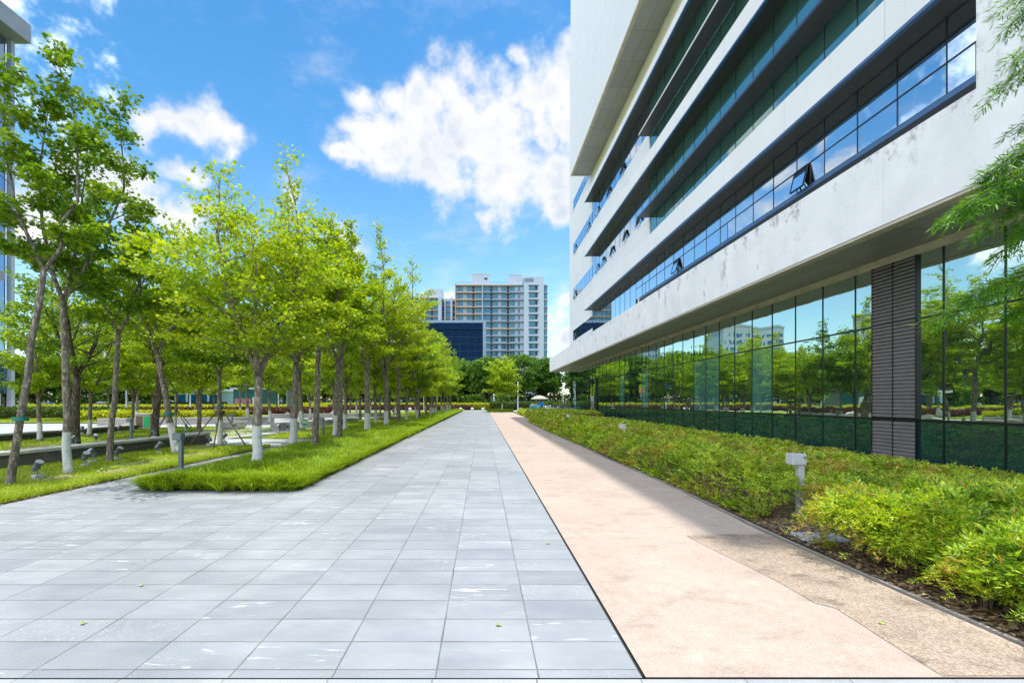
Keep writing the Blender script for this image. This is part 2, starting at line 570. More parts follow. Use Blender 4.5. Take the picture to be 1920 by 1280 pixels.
M['grass'] = leafmat('sedge_blades', [(0.0, (0.09, 0.20, 0.010)), (0.4, (0.21, 0.34, 0.012)), (0.7, (0.33, 0.46, 0.014)), (1.0, (0.50, 0.58, 0.03))], trans=0.35, pscale=3.2, rw=0.8, nw=0.9)
M['lawn_blades'] = leafmat('lawn_blades', [(0.0, (0.12, 0.22, 0.010)), (0.4, (0.25, 0.36, 0.012)), (0.7, (0.38, 0.47, 0.02)), (1.0, (0.55, 0.55, 0.09))], trans=0.35, pscale=1.6, rw=0.8, nw=0.8)
M['nandina'] = leafmat('nandina_leaflets', [(0.0, (0.05, 0.13, 0.016)), (0.35, (0.17, 0.32, 0.022)), (0.65, (0.38, 0.50, 0.024)), (1.0, (0.54, 0.62, 0.06))], trans=0.36, pscale=2.4, rw=0.7, nw=1.6, red=((0.44, 0.17, 0.07), 0.75))
M['willow'] = leafmat('narrow_leaves', [(0.0, (0.02, 0.10, 0.010)), (0.4, (0.055, 0.18, 0.012)), (0.7, (0.13, 0.30, 0.014)), (1.0, (0.32, 0.47, 0.02))], trans=0.45, pscale=3.0)
M['gold_hedge'] = leafmat('golden_privet', [(0.0, (0.25, 0.32, 0.01)), (0.5, (0.42, 0.48, 0.012)), (1.0, (0.62, 0.62, 0.015))], trans=0.3)
M['box_hedge'] = leafmat('clipped_green_hedge', [(0.0, (0.03, 0.07, 0.008)), (0.5, (0.07, 0.14, 0.012)), (1.0, (0.18, 0.25, 0.02))], trans=0.25)
M['red_hedge'] = leafmat('loropetalum', [(0.0, (0.05, 0.02, 0.018)), (0.5, (0.12, 0.04, 0.03)), (1.0, (0.24, 0.09, 0.05))], trans=0.2)

M['straw'] = leafmat('dry_straw', [(0.0, (0.24, 0.17, 0.09)), (0.5, (0.46, 0.36, 0.22)), (1.0, (0.62, 0.52, 0.36))], trans=0.1)
M['litter'] = leafmat('dry_leaves', [(0.0, (0.10, 0.06, 0.035)), (0.5, (0.26, 0.17, 0.10)), (1.0, (0.46, 0.34, 0.22))], trans=0.1)

def bark(name, c0, c1, white=None):
    """bark with horizontal scars; white = height of lime wash above the foot"""
    m_, t, out = new_mat(name)
    pos = t.node('ShaderNodeTexCoord').outputs['Object']
    n1 = t.noise(t.mapping(pos, (6, 6, 1.6)), 4.0, 6.0, 0.7)
    n2 = t.noise(t.mapping(pos, (1.5, 1.5, 14)), 1.3, 4.0, 0.7)
    n3 = t.noise(pos, 1.5, 4.0, 0.6)
    col = t.ramp(n1, [(0.38, tuple(x * .7 for x in c0)), (0.5, c0), (0.64, tuple(min(1, x * 1.2) for x in c1))])
    col = t.mix(t.math('MULTIPLY', t.smooth(n2, 0.56, 0.66), 0.75), col, tuple(x * 0.35 for x in c0))
    col = t.mix(t.math('MULTIPLY', t.smooth(n3, 0.5, 0.75), 0.4), col, (0.36, 0.35, 0.31))
    if white:
        z = t.sep(pos)[2]
        e = t.math('ADD', z, t.math('MULTIPLY', t.math('SUBTRACT', t.noise(t.mapping(pos, (9, 9, 2)), 3.0, 3.0), 0.5), 0.10))
        wm = t.math('MULTIPLY', t.smooth(e, white + 0.015, white - 0.015), t.math('MULTIPLY', t.smooth(n1, 0.66, 0.54), t.smooth(t.math('ADD', z, t.math('MULTIPLY', n1, 0.25)), 0.12, 0.30)))
        col = t.mix(t.math('MULTIPLY', wm, 0.93), col, t.ramp(n2, [(0.3, (0.66, 0.66, 0.64)), (0.7, (0.52, 0.52, 0.50))]))
    nrm = t.bump(t.math('ADD', n1, n2), 0.7, 0.02)
    principled(t, out, col, 0.85, 0, 0.2, nrm)
    return m_
M['bark'] = bark('grey_bark', (0.15, 0.122, 0.095), (0.33, 0.285, 0.235))
M['bark_white'] = bark('limewashed_bark', (0.165, 0.135, 0.105), (0.35, 0.30, 0.245), 0.92)
M['bark_dark'] = bark('dark_bark', (0.055, 0.042, 0.032), (0.14, 0.11, 0.085))

def concrete_beam():
    m_, t, out = new_mat('weathered_white_render')
    pos = geo_pos(t)
    s = t.sep(pos)
    yz = t.comb(0.0, s[1], s[2])
    n1 = t.noise(yz, 0.9, 7.0, 0.62)
    n2 = t.noise(t.mapping(yz, (1, 1.5, 0.7)), 1.05, 8.0, 0.70)
    n3 = t.noise(yz, 7.0, 4.0, 0.6)
    col = t.ramp(n1, [(0.25, (0.66, 0.675, 0.71)), (0.65, (0.80, 0.81, 0.845))])
    streak = t.math('MULTIPLY', t.smooth(n2, 0.53, 0.72), t.smooth(n1, 0.36, 0.56))
    col = t.mix(t.math('MULTIPLY', streak, 0.75), col, (0.40, 0.41, 0.44))
    topz = t.smooth(t.math('ADD', s[2], t.math('MULTIPLY', n1, 1.2)), 7.15, 7.85)
    st2 = t.math('MULTIPLY', t.smooth(t.math('ADD', n2, t.math('MULTIPLY', topz, 0.09)), 0.57, 0.66), t.smooth(n3, 0.40, 0.66))
    col = t.mix(t.math('MULTIPLY', st2, 0.7), col, (0.27, 0.27, 0.29))
    # hairline cracks
    cr = t.noise(yz, 0.55, 6.0, 0.62, dist=0.6)
    line = t.math('SUBTRACT', 1.0, t.smooth(t.math('ABSOLUTE', t.math('SUBTRACT', cr, 0.5)), 0.0, 0.004))
    col = t.mix(t.math('MULTIPLY', line, t.math('MULTIPLY', t.smooth(n3, 0.45, 0.6), 0.45)), col, (0.35, 0.35, 0.36))
    fy = t.math('ABSOLUTE', t.math('SUBTRACT', t.math('FRACT', t.math('DIVIDE', t.math('ADD', s[1], 1.3), 3.15)), 0.5))
    j = t.math('SUBTRACT', 1.0, t.smooth(fy, 0.0, 0.0022))
    col = t.mix(t.math('MULTIPLY', j, 0.5), col, (0.30, 0.30, 0.31))
    principled(t, out, col, 0.7, 0, 0.3, t.bump(n3, 0.08, 0.01))
    return m_
M['beam'] = concrete_beam()

def wall_panels(name, c, pw, ph, along='Y'):
    m_, t, out = new_mat(name)
    pos = geo_pos(t)
    s = t.sep(pos)
    a = s[1] if along == 'Y' else s[0]
    fy = t.math('MULTIPLY', t.math('SUBTRACT', 0.5, t.math('ABSOLUTE', t.math('SUBTRACT', t.math('FRACT', t.math('DIVIDE', a, pw)), 0.5))), pw)
    fz = t.math('MULTIPLY', t.math('SUBTRACT', 0.5, t.math('ABSOLUTE', t.math('SUBTRACT', t.math('FRACT', t.math('DIVIDE', s[2], ph)), 0.5))), ph)
    e = t.math('MINIMUM', fy, fz)
    j = t.smooth(e, 0.014, 0.006)
    n1 = t.noise(pos, 0.5, 6.0, 0.6)
    n2 = t.noise(t.mapping(pos, (2, 2, 0.4)), 1.6, 6.0, 0.7)
    col = t.ramp(n1, [(0.3, tuple(x * 0.93 for x in c)), (0.7, c)])
    col = t.mix(t.math('MULTIPLY', t.smooth(n2, 0.5, 0.8), 0.28), col, tuple(x * 0.62 for x in c))
    col = t.mix(t.math('MULTIPLY', j, 0.45), col, tuple(x * 0.35 for x in c))
    principled(t, out, col, 0.6, 0, 0.35, t.bump(t.math('MULTIPLY', j, -1.0), 0.3, 0.01))
    return m_
M['wall'] = wall_panels('white_wall_panels', (0.70, 0.72, 0.755), 3.67, 1.35)
M['band_white'] = wall_panels('white_spandrel', (0.76, 0.77, 0.79), 3.67, 30.0)
M['soffit'] = wall_panels('grey_soffit_panels', (0.20, 0.20, 0.205), 1.224, 50.0)
M['tan'] = simple('tan_stone_trim', (0.50, 0.45, 0.37), 0.6, var=0.18, scale=2.0)

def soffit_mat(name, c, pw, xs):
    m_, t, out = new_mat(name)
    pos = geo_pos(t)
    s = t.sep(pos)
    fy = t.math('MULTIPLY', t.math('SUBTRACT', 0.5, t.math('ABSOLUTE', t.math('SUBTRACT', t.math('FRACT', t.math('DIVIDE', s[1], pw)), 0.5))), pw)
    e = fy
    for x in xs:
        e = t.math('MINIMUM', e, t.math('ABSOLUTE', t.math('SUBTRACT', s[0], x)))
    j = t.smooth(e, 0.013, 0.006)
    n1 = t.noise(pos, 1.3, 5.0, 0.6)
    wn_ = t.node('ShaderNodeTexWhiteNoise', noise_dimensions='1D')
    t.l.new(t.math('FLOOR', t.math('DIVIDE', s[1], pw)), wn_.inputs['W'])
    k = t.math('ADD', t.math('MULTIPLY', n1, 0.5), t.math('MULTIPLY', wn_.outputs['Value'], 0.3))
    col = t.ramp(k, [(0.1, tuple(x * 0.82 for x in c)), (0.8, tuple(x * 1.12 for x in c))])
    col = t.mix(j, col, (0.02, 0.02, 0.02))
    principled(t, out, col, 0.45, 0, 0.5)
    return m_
M['soffit_low'] = soffit_mat('grey_soffit_low', (0.27, 0.265, 0.26), 2.447, [9.72, 10.4])
M['soffit_top'] = soffit_mat('grey_soffit_top', (0.30, 0.31, 0.32), 2.447, [10.15])
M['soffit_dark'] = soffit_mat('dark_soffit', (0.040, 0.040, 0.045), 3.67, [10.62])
M['trim_blue'] = simple('blue_grey_metal_trim', (0.08, 0.15, 0.26), 0.3, 0.7, scale=1.0)
M['cream'] = simple('bounce_yellow_wall', (0.80, 0.74, 0.56), 0.6, var=0.06, scale=1.0)  # yellow of bounced light is put into this wall colour
M['mullion'] = simple('black_mullion', (0.018, 0.02, 0.022), 0.35, 0.3)
M['dark'] = simple('black_recess', (0.015, 0.017, 0.02), 0.6)
M['louvre'] = simple('grey_louvre_metal', (0.165, 0.160, 0.160), 0.5, 0.1, var=0.1, scale=5.0)

def glass(name, refl, inner, ior_mix=0.62, wob=0.5, scale=0.55):
    """coated, nearly opaque reflecting glazing with slightly wavy panes"""
    m_, t, out = new_mat(name)
    pos = geo_pos(t)
    g = t.node('ShaderNodeNewGeometry')
    r = g.outputs['Random Per Island']
    sh = t.vec('ADD', pos, t.comb(t.math('MULTIPLY', r, 31.0), t.math('MULTIPLY', r, 17.0), t.math('MULTIPLY', r, 9.0)))
    n1 = t.noise(t.mapping(sh, (1.0, 1.0, 0.45)), scale, 2.0, 0.45)
    nrm = t.bump(n1, wob, 0.02)
    gl = t.node('ShaderNodeBsdfGlossy')
    t.put(gl.inputs['Color'], refl)
    gl.inputs['Roughness'].default_value = 0.012
    t.l.new(nrm, gl.inputs['Normal'])
    df = t.node('ShaderNodeBsdfDiffuse')
    n2 = t.noise(t.mapping(pos, (1, 1, 0.3)), 0.7, 3.0)
    t.put(df.inputs['Color'], t.ramp(t.math('ADD', t.math('MULTIPLY', n2, 0.6), t.math('MULTIPLY', r, 0.4)), [(0.2, tuple(x * 0.35 for x in inner)), (0.8, tuple(x * 1.25 for x in inner))]))
    fr = t.node('ShaderNodeFresnel')
    fr.inputs['IOR'].default_value = 1.9
    k = t.math('ADD', ior_mix, t.math('MULTIPLY', fr.outputs[0], 1 - ior_mix), clamp=True)
    mx = t.node('ShaderNodeMixShader')
    t.l.new(k, mx.inputs[0])
    t.l.new(df.outputs[0], mx.inputs[1])
    t.l.new(gl.outputs[0], mx.inputs[2])
    t.l.new(mx.outputs[0], out.inputs[0])
    return m_
M['glass'] = glass('green_reflecting_glass', (0.76, 0.90, 0.80), (0.02, 0.05, 0.05), 0.68, wob=0.6, scale=0.8)
M['glass_low'] = glass('dark_spandrel_glass', (0.30, 0.42, 0.44), (0.006, 0.050, 0.065), 0.34, wob=0.6, scale=0.8)
M['glass_blind'] = glass('glass_over_teal_blind', (0.50, 0.66, 0.61), (0.14, 0.40, 0.36), 0.56)
M['glass_up'] = glass('upper_blue_glass', (0.78, 0.88, 0.95), (0.03, 0.05, 0.06), 0.70, wob=0.35)
M['glass_green'] = glass('green_blind_glass', (0.55, 0.72, 0.68), (0.05, 0.15, 0.13), 0.42, wob=0.35)
M['apt_glass'] = glass('apartment_glass', (0.15, 0.34, 0.48), (0.01, 0.115, 0.20), 0.08, wob=0.3)
M['blue_curtain'] = glass('dark_blue_curtain_wall', (0.02, 0.06, 0.13), (0.001, 0.011, 0.034), 0.08, wob=0.3)
M['curtain_rail'] = simple('curtain_wall_rail', (0.012, 0.045, 0.10), 0.4)
M['tower_glass'] = glass('tower_glass', (0.45, 0.60, 0.78), (0.05, 0.10, 0.17), 0.45, wob=0.3)
M['apt_wall'] = simple('apartment_hazy_render', (0.34, 0.40, 0.49), 0.8, var=0.06, scale=0.3)  # distance haze is put into the blue tint of render, white and ledge
M['apt_white'] = simple('apartment_hazy_white', (0.44, 0.51, 0.61), 0.8, var=0.05, scale=0.3)
M['apt_ledge'] = simple('apartment_hazy_grey_ledge', (0.20, 0.24, 0.31), 0.8, var=0.08, scale=0.5)
M['apt_orange'] = simple('apartment_orange_band', (0.52, 0.33, 0.19), 0.8, var=0.08, scale=0.5)
M['apt_dark'] = simple('apartment_dark_bay', (0.05, 0.05, 0.07), 0.7)
M['win_frame'] = simple('pale_window_frame', (0.25, 0.36, 0.42), 0.5)
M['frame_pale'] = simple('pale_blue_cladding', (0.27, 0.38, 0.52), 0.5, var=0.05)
M['tower_stone'] = simple('tower_grey_stone', (0.25, 0.265, 0.30), 0.6, var=0.1, scale=0.6)
M['tower_fin'] = simple('tower_pale_fin', (0.36, 0.40, 0.47), 0.5, var=0.06)
M['podium'] = simple('podium_pink_stone', (0.60, 0.51, 0.48), 0.7, var=0.08)
M['lamp_grey'] = simple('lamp_light_grey', (0.42, 0.44, 0.46), 0.45, 0.2, var=0.1, scale=6)
M['lamp_dark'] = simple('lamp_slate_paint', (0.13, 0.165, 0.19), 0.45, 0.2, var=0.12, scale=6)
M['lens'] = simple('lamp_lens', (0.30, 0.32, 0.34), 0.25)
M['spot'] = simple('spotlight_metal', (0.15, 0.17, 0.19), 0.4, 0.4, scale=8)
M['spot_lens'] = simple('spotlight_glass', (0.55, 0.57, 0.58), 0.12, 0.3)
M['bench_top'] = simple('bench_pale_stone', (0.40, 0.39, 0.36), 0.7, var=0.2, scale=2.5, bump=0.1)
def strata():
    m_, t, out = new_mat('bench_layered_stone')
    pos = geo_pos(t)
    n1 = t.noise(t.mapping(pos, (0.5, 0.5, 9)), 2.4, 6.0, 0.7)
    n2 = t.noise(pos, 3.0, 4.0)
    col = t.ramp(n1, [(0.3, (0.055, 0.05, 0.042)), (0.55, (0.12, 0.105, 0.085)), (0.75, (0.20, 0.18, 0.15))])
    col = t.mix(t.math('MULTIPLY', t.smooth(n2, 0.5, 0.7), 0.3), col, (0.24, 0.22, 0.19))
    principled(t, out, col, 0.75, 0, 0.3, t.bump(n1, 0.4, 0.02))
    return m_
M['bench_side'] = strata()
M['bench_light'] = simple('bench_light_face', (0.36, 0.35, 0.33), 0.75, var=0.15, scale=2.0)
M['stake'] = simple('wooden_stake', (0.155, 0.11, 0.075), 0.8, var=0.3, scale=5)
M['tie'] = simple('green_trunk_tag', (0.015, 0.16, 0.115), 0.5)
M['sign_green'] = simple('sign_green', (0.015, 0.13, 0.10), 0.4, var=0.05)
M['sign_lime'] = simple('sign_lime', (0.28, 0.50, 0.05), 0.4, var=0.05)
M['white'] = simple('white_paint', (0.80, 0.80, 0.79), 0.5, var=0.05)
M['pole'] = simple('pale_blue_pole', (0.60, 0.66, 0.72), 0.35, 0.3, var=0.06)
M['sphere'] = simple('pale_stone_ball', (0.55, 0.55, 0.54), 0.6, var=0.12)
M['canvas'] = simple('beige_canvas', (0.36, 0.35, 0.27), 0.8, var=0.08)
M['teal'] = simple('teal_paint', (0.03, 0.28, 0.36), 0.4)
M['blue'] = simple('blue_sign', (0.015, 0.13, 0.62), 0.4, var=0.04)
M['orange'] = simple('orange_sign', (0.85, 0.20, 0.07), 0.4, var=0.04)
M['tyre'] = simple('black_rubber', (0.02, 0.02, 0.02), 0.8)
M['steel'] = simple('steel', (0.5, 0.5, 0.52), 0.3, 0.8)
M['bin'] = simple('bin_beige_stone', (0.44, 0.36, 0.28), 0.7)
M['bin_green'] = simple('bin_green_panel', (0.01, 0.40, 0.14), 0.5)
M['bin_door'] = simple('bin_brown_panel', (0.13, 0.085, 0.06), 0.6)
M['pavilion'] = simple('pavilion_pale_blue', (0.50, 0.64, 0.76), 0.6, var=0.06)
M['fence_black'] = simple('black_fence', (0.02, 0.025, 0.03), 0.5)
M['mural_teal'] = simple('mural_teal', (0.02, 0.13, 0.16), 0.6)
M['mural_pink'] = simple('mural_pink', (0.48, 0.22, 0.30), 0.6)
M['drain'] = simple('dark_drain_slot', (0.012, 0.014, 0.015), 0.5)
M['kerb'] = simple('kerb_stone', (0.26, 0.235, 0.21), 0.8, var=0.2, scale=4)
M['ledge_stone'] = simple('plinth_stone', (0.44, 0.46, 0.48), 0.7, var=0.12, scale=3)
M['dry_leaf'] = simple('fallen_leaf', (0.30, 0.36, 0.05), 0.6, var=0.3)
M['flower'] = simple('white_petals', (0.8, 0.8, 0.76), 0.6)
M['stem'] = simple('brown_stems', (0.10, 0.065, 0.045), 0.8, var=0.3, scale=9)
for nm, c in (('car_white', (0.72, 0.73, 0.75)), ('car_silver', (0.40, 0.42, 0.45)), ('car_blue', (0.03, 0.08, 0.25)), ('car_red', (0.4, 0.03, 0.03)), ('car_black', (0.02, 0.02, 0.025)), ('teal_bike', (0.05, 0.40, 0.42))):
    M[nm] = simple(nm + '_paint', c, 0.22, 0.1, var=0.03, spec=0.6)
M['car_glass'] = simple('car_window', (0.02, 0.03, 0.04), 0.08, 0.0, spec=0.8)
# ------------------------------------------------------------------ ground and paving (real sheets, each a few mm above the one below)
def sheet(name, pts, z, mat, n=1, thick=0.0):
    b = MB()
    if thick:
        b.prism(pts, z - thick, z)
    else:
        b.add([(x, y, z) for x, y in pts], [tuple(range(len(pts)))])
    o = b.build(name, mat)
    return tag(o, kind='structure')

g = MB()
R = 2500
g.add([(-R, -60, -0.03), (R, -60, -0.03), (R, R, -0.03), (-R, R, -0.03)], [(0, 1, 2, 3)])
tag(g.build('ground', M['turf_far']), kind='structure')

YB = 2.503      # near band joint
# main stone pavement with its left-hand apron and the side path
sheet('stone_pavement', [(-7.45, YB + .005), (0.926, YB + .005), (0.926, 72), (-3.3, 72), (-3.3, 7.8), (-6.1, 7.8), (-6.1, 15.4), (-7.45, 15.4)], 0.0, M['paving'])
sheet('near_paving_band', [(-14, -8), (14, -8), (14, YB - .006), (-14, YB - .006)], 0.0, M['band'])
sheet('drain_slot', [(-14, YB - .03), (14, YB - .03), (14, YB + .03), (-14, YB + .03)], -0.012, M['drain'])
sheet('drain_channel', [(0.90, YB), (0.97, YB), (0.97, 71), (0.90, 71)], -0.012, M['drain'])
# pink aggregate footpath; its right edge wanders slightly
rng = random.Random(3)
edge = [(3.50 + 0.05 * math.sin(y * 0.9) + rng.uniform(-.015, .015), y) for y in np.linspace(YB + .012, 33, 60)]
edge += [(3.9, 34.5), (4.25, 37), (4.3, 54), (4.4, 66.0), (40, 66.0), (40, 71.5), (0.948, 71.5)]
sheet('pink_footpath', [(0.948, YB + .012)] + edge, 0.0, M['pink'])
lane_l = [(2.60 + 0.07 * math.sin(y * 2.1) + 0.10 * math.sin(y * 0.7 + 1) + (0.10 if y < 3.4 else 0), y) for y in np.linspace(YB + .02, 5.18, 30)]
lane_r = [(3.46 + 0.04 * math.sin(y * 0.9), y) for y in np.linspace(5.22, YB + .02, 16)]
sheet('worn_lane', lane_l + lane_r, 0.004, M['gravel_lane'])
# planting bed
sheet('planting_bed', [(3.56, 1.5), (10.62, 1.5), (10.62, 41), (4.25, 41), (4.2, 37), (3.85, 34.0), (3.56, 32)], 0.012, M['soil'])
sheet('planting_bed', [(4.35, 37), (10.4, 37), (10.4, 54), (4.5, 54)], 0.016, M['soil'])
kb = MB()
ks = [(3.535 + 0.04 * math.sin(y * 0.9), y) for y in np.linspace(1.5, 32, 90)]
for (xa, ya), (xb, yb) in zip(ks[:-1], ks[1:]):
    kb.add([(xa - .012, ya, -.02), (xa + .012, ya, -.02), (xb + .012, yb, -.02), (xb - .012, yb, -.02),
            (xa - .012, ya, .012), (xa + .012, ya, .018), (xb + .012, yb, .018), (xb - .012, yb, .018)],
           [(4, 5, 6, 7), (0, 4, 7, 3), (1, 2, 6, 5), (0, 1, 5, 4), (3, 7, 6, 2)])
tag(kb.build('bed_kerb', M['kerb']), kind='structure')
sheet('wall_foot_strip', [(10.62, 1.5), (10.99, 1.5), (10.99, 54.8), (10.62, 54.8)], 0.03, M['ledge_stone'], thick=.06)
# stepping slab in the bare gap of the bed
sl = MB(); sl.cbox(3.66, 4.16, 4.86, 5.20, 0.0, 0.035, 0.008)
tag(sl.build('stone_slab', M['ledge_stone']), 'grey stone slab lying in the gap of the planting bed by the near bollard lamp', 'slab')

# left side: lawns, cross path, side path, plaza
sheet('cross_path', [(-14.0, 15.6), (-7.45, 15.41), (-6.12, 15.41), (-6.12, 17.7), (-7.4, 18.4), (-14.0, 18.6)], -0.004, M['path_stone'])
sheet('side_path', [(-15.9, 6), (-15.0, 6), (-14.1, 18.9), (-14.3, 26), (-15.2, 26), (-15.0, 18.9)], 0.006, M['path_stone'])
sheet('plaza', [(-70, 22), (-20.3, 20), (-20.0, 26.5), (-15.0, 27.5), (-13.8, 18.62), (-11.0, 18.62), (-9.9, 23), (-9.4, 32), (-9.6, 46), (-24, 46), (-24, 31.5), (-40, 30.5), (-70, 30)], 0.004, M['plaza'])
sheet('road', [(-150, 84), (150, 84), (150, 96), (-150, 96)], -0.012, M['road'])
sheet('far_pavement', [(-60, 72.02), (-3.31, 72.02), (40, 72.02), (40, 76.5), (-60, 76.5)], -0.006, M['plaza'])
# ------------------------------------------------------------------ the office building on the right
GX = 11.0     # glazing plane
PX = 10.22    # front plane of the spandrel bands
BX = 9.0      # front plane of the lower beam and of the top volume
YF = 54.8     # far corner of the building
YE = 43.4     # far end of the bands
YN = 5.6      # near end of the building
MOD = 1.2237  # glazing module
ROOF = 45.5
OB = (13.0, 30.0, 0.0)
office = thing('office_building', 'long white office building with projecting concrete beam and mirrored ground floor along the pink path', 'office building', OB)
def omb(): return MB(OB)

b = omb(); b.box(GX + .35, 34, YN + .3, YF - .2, 0, ROOF - 1)
b.build('core', M['dark'], office)

# lower beam: deep white upstand with a tan lower edge
b = omb(); b.box(BX, BX + .30, YN, 58.2, 5.56, 7.30); b.build('beam', M['beam'], office)
b = omb(); b.box(BX + .30, GX + 6, 57.9, 58.2, 5.56, 7.30); b.build('beam_end', M['beam'], office)
b = omb(); b.box(BX + .02, BX + .28, YN, 58.2, 5.49, 5.56); b.build('beam_drip', M['tan'], office)
b = omb(); b.box(BX + .30, GX + 6, YN, 57.9, 5.50, 5.70); b.build('soffit', M['soffit_low'], office)
b = omb(); b.box(BX + .30, GX + .3, YN + .02, 57.88, 6.95, 7.10); b.build('beam_roof', M['ledge_stone'], office)
b = omb(); b.box(GX - .05, GX + .3, YN, YF, 5.30, 5.50); b.build('header', M['tan'], office)

# ground floor glazing: one panel per module, three panes high
def tilt_pane(b, y0, y1, z0, z1, x=GX, rnd=None, amp=0.0022):
    d = [rnd.uniform(-amp, amp) for _ in range(3)]
    b.add([(x + d[0], y1, z0), (x + d[1], y0, z0), (x + d[2], y0, z1), (x + d[0] + d[2] - d[1], y1, z1)], [(0, 1, 2, 3)])
rg = random.Random(11)
LY0, LY1 = 10.93, 12.19
cuts = [10.33 + MOD * k for k in range(-4, 37)]
spans = []
for a, c in zip(cuts[:-1], cuts[1:]):
    if c < YN or a > YF - .2: continue
    a = max(a, YN + .02); c = min(c, YF - .05)
    if a < LY1 and c > LY0:
        if a < LY0 - .05: spans.append((a, LY0))
        if c > LY1 + .05: spans.append((LY1, c))
        continue
    spans.append((a, c))
for (a, c) in spans:
    b = omb()
    b.cur = 0
    tilt_pane(b, a, c, 3.70, 5.30, rnd=rg)
    y = a
    split = rg.random() < .0
    b.cur = 2 if 15.5 < a < 36 and rg.random() < .38 else 0
    tilt_pane(b, a, c, 1.15, 3.66, rnd=rg)
    b.cur = 1
    tilt_pane(b, a, c, 0.06, 1.09, rnd=rg)
    b.cur = 3
    w = .015
    b.box(GX - .016, GX + .02, a - w, a + w, 0.03, 5.30)
    b.box(GX - .013, GX + .02, a + w, c - w, 3.655, 3.705)
    b.box(GX - .013, GX + .02, a + w, c - w, 1.09, 1.15)
    b.box(GX - .013, GX + .02, a + w, c - w, 0.03, 0.06)
    b.build('window', [M['glass'], M['glass_low'], M['glass_blind'], M['mullion']], office)

# louvre screen, two leaves
for (y0, y1) in ((LY0 + .03, (LY0 + LY1) / 2 - .015), ((LY0 + LY1) / 2 + .015, LY1 - .03)):
    b = omb()
    z = 0.10
    while z < 5.27:
        if not (1.06 < z < 1.14 or 3.64 < z < 3.72):
            V = []
            for yy in (y0, y1):
                V += [(GX - .060, yy, z), (GX - .064, yy, z + .052), (GX - .022, yy, z + .092), (GX - .022, yy, z + .07)]
            b.add(V, [(0, 1, 2, 3), (7, 6, 5, 4), (0, 4, 5, 1), (1, 5, 6, 2), (2, 6, 7, 3), (3, 7, 4, 0)])
        z += .098
    b.build('louvre', M['louvre'], office)
b = omb()
b.box(GX - .012, GX + .1, LY0, LY1, 0.03, 5.30)
for yy in (LY0, (LY0 + LY1) / 2 - .012, LY1 - .03):
    b.box(GX - .068, GX - .012, yy, yy + .022, 0.03, 5.30)
for zz in (1.08, 3.66):
    b.box(GX - .062, GX - .012, LY0 + .03, LY1 - .03, zz, zz + .05)
b.build('louvre_frame', M['mullion'], office)

# entrance portal at the far end
d = omb()
for yy in (41.6, 44.4):
    d.box(10.87, GX - .018, yy, yy + .22, 0.0, 3.75)
d.box(10.87, GX - .018, 41.6, 44.62, 3.75, 3.86)
d.build('door_frame', M['mullion'], office)
d = omb()
for yy in (42.0, 43.3):
    d.box(10.94, 10.97, yy, yy + 1.05, 0.1, 3.7)
dd = d.build('door', M['glass'], office)
h = omb()
for yy in (42.9, 43.45): h.box(10.89, 10.92, yy, yy + .04, 0.9, 2.1)
h.build('handle', M['steel'], dd)

# upper wall on the glazing plane, with real openings for the window strips
SILL = [8.93, 13.87, 19.28]          # far section sills
TOPS = [10.15, 15.20, 20.60]
RS = [8.75, 11.80, 16.95]            # right section glass foot
RT = [10.66, 16.07, 21.50]
YS = [(30.3), (28.4), (28.4)]        # where the taller right section begins
YWE = 52.6                           # far end of the strips
wl = omb()
X0, X1 = GX, GX + .30
zs = 5.50
def wallbox(y0, y1, z0, z1):
    if z1 - z0 > .02: wl.box(X0, X1, y0, y1, z0, z1)
wallbox(YWE, YF, 5.5, ROOF)                      # far pier
# far strip zone YE..YWE : short windows ; band zone YS..YE : windows up to soffit
for k in range(3):
    z_prev_far = 5.5 if k == 0 else TOPS[k - 1]
    wallbox(YE, YWE, z_prev_far, SILL[k])
    z_prev = 5.5 if k == 0 else RT[k - 1]
    wallbox(YS[k], YE, z_prev, SILL[k] if k else 7.0)
wallbox(YE, YWE, TOPS[2], 24.69)
wallbox(YE, YWE, 25.9, ROOF)
b = wl.build('wall', M['wall'], office)
up = omb()
up.box(GX, GX + .30, YN, YE - .002, 21.5 + .02, 24.6)
up.build('upper_wall', M['cream'], office)
# top volume pushed forward with its soffit
tv = omb(); tv.box(BX, BX + .3, YN, 44.3, 24.72, ROOF); tv.box(BX + .3, GX + .302, 44.0, 44.3, 24.72, ROOF); tv.build('top_volume', M['wall'], office)
tv = omb(); tv.box(BX - .004, BX + .22, YN, 44.304, 24.60, 24.718); tv.box(BX + .22, GX, 44.08, 44.304, 24.60, 24.718); tv.build('top_edge', M['tan'], office)
tv = omb(); tv.box(BX + .22, GX + .3, YN, 44.08, 24.64, 24.80); tv.build('top_soffit', M['soffit_top'], office)
tv = omb(); tv.box(BX + .3, 34, YN + .003, 43.99, ROOF - .5, ROOF - .003); tv.box(GX + .30, 34, 44.31, YF - .003, ROOF - .5, ROOF - .003); tv.build('roof', M['ledge_stone'], office)
# solid white near wall, flush with the beam
YW = 7.90
nw = omb(); nw.box(BX + .002, BX + .3, YN, YW, 7.302, 24.59); nw.box(BX + .3, GX + .2, YW - .25, YW, 7.302, 24.59); nw.build('near_wall', M['beam'], office)
nw = omb(); nw.box(BX + .3, 34, YN, YN + .28, 0, ROOF - .6); nw.build('end_wall', M['wall'], office)
fw = omb(); fw.box(GX + .31, 34, YF - .195, YF, 0, ROOF - .6); fw.build('end_wall', M['wall'], office)

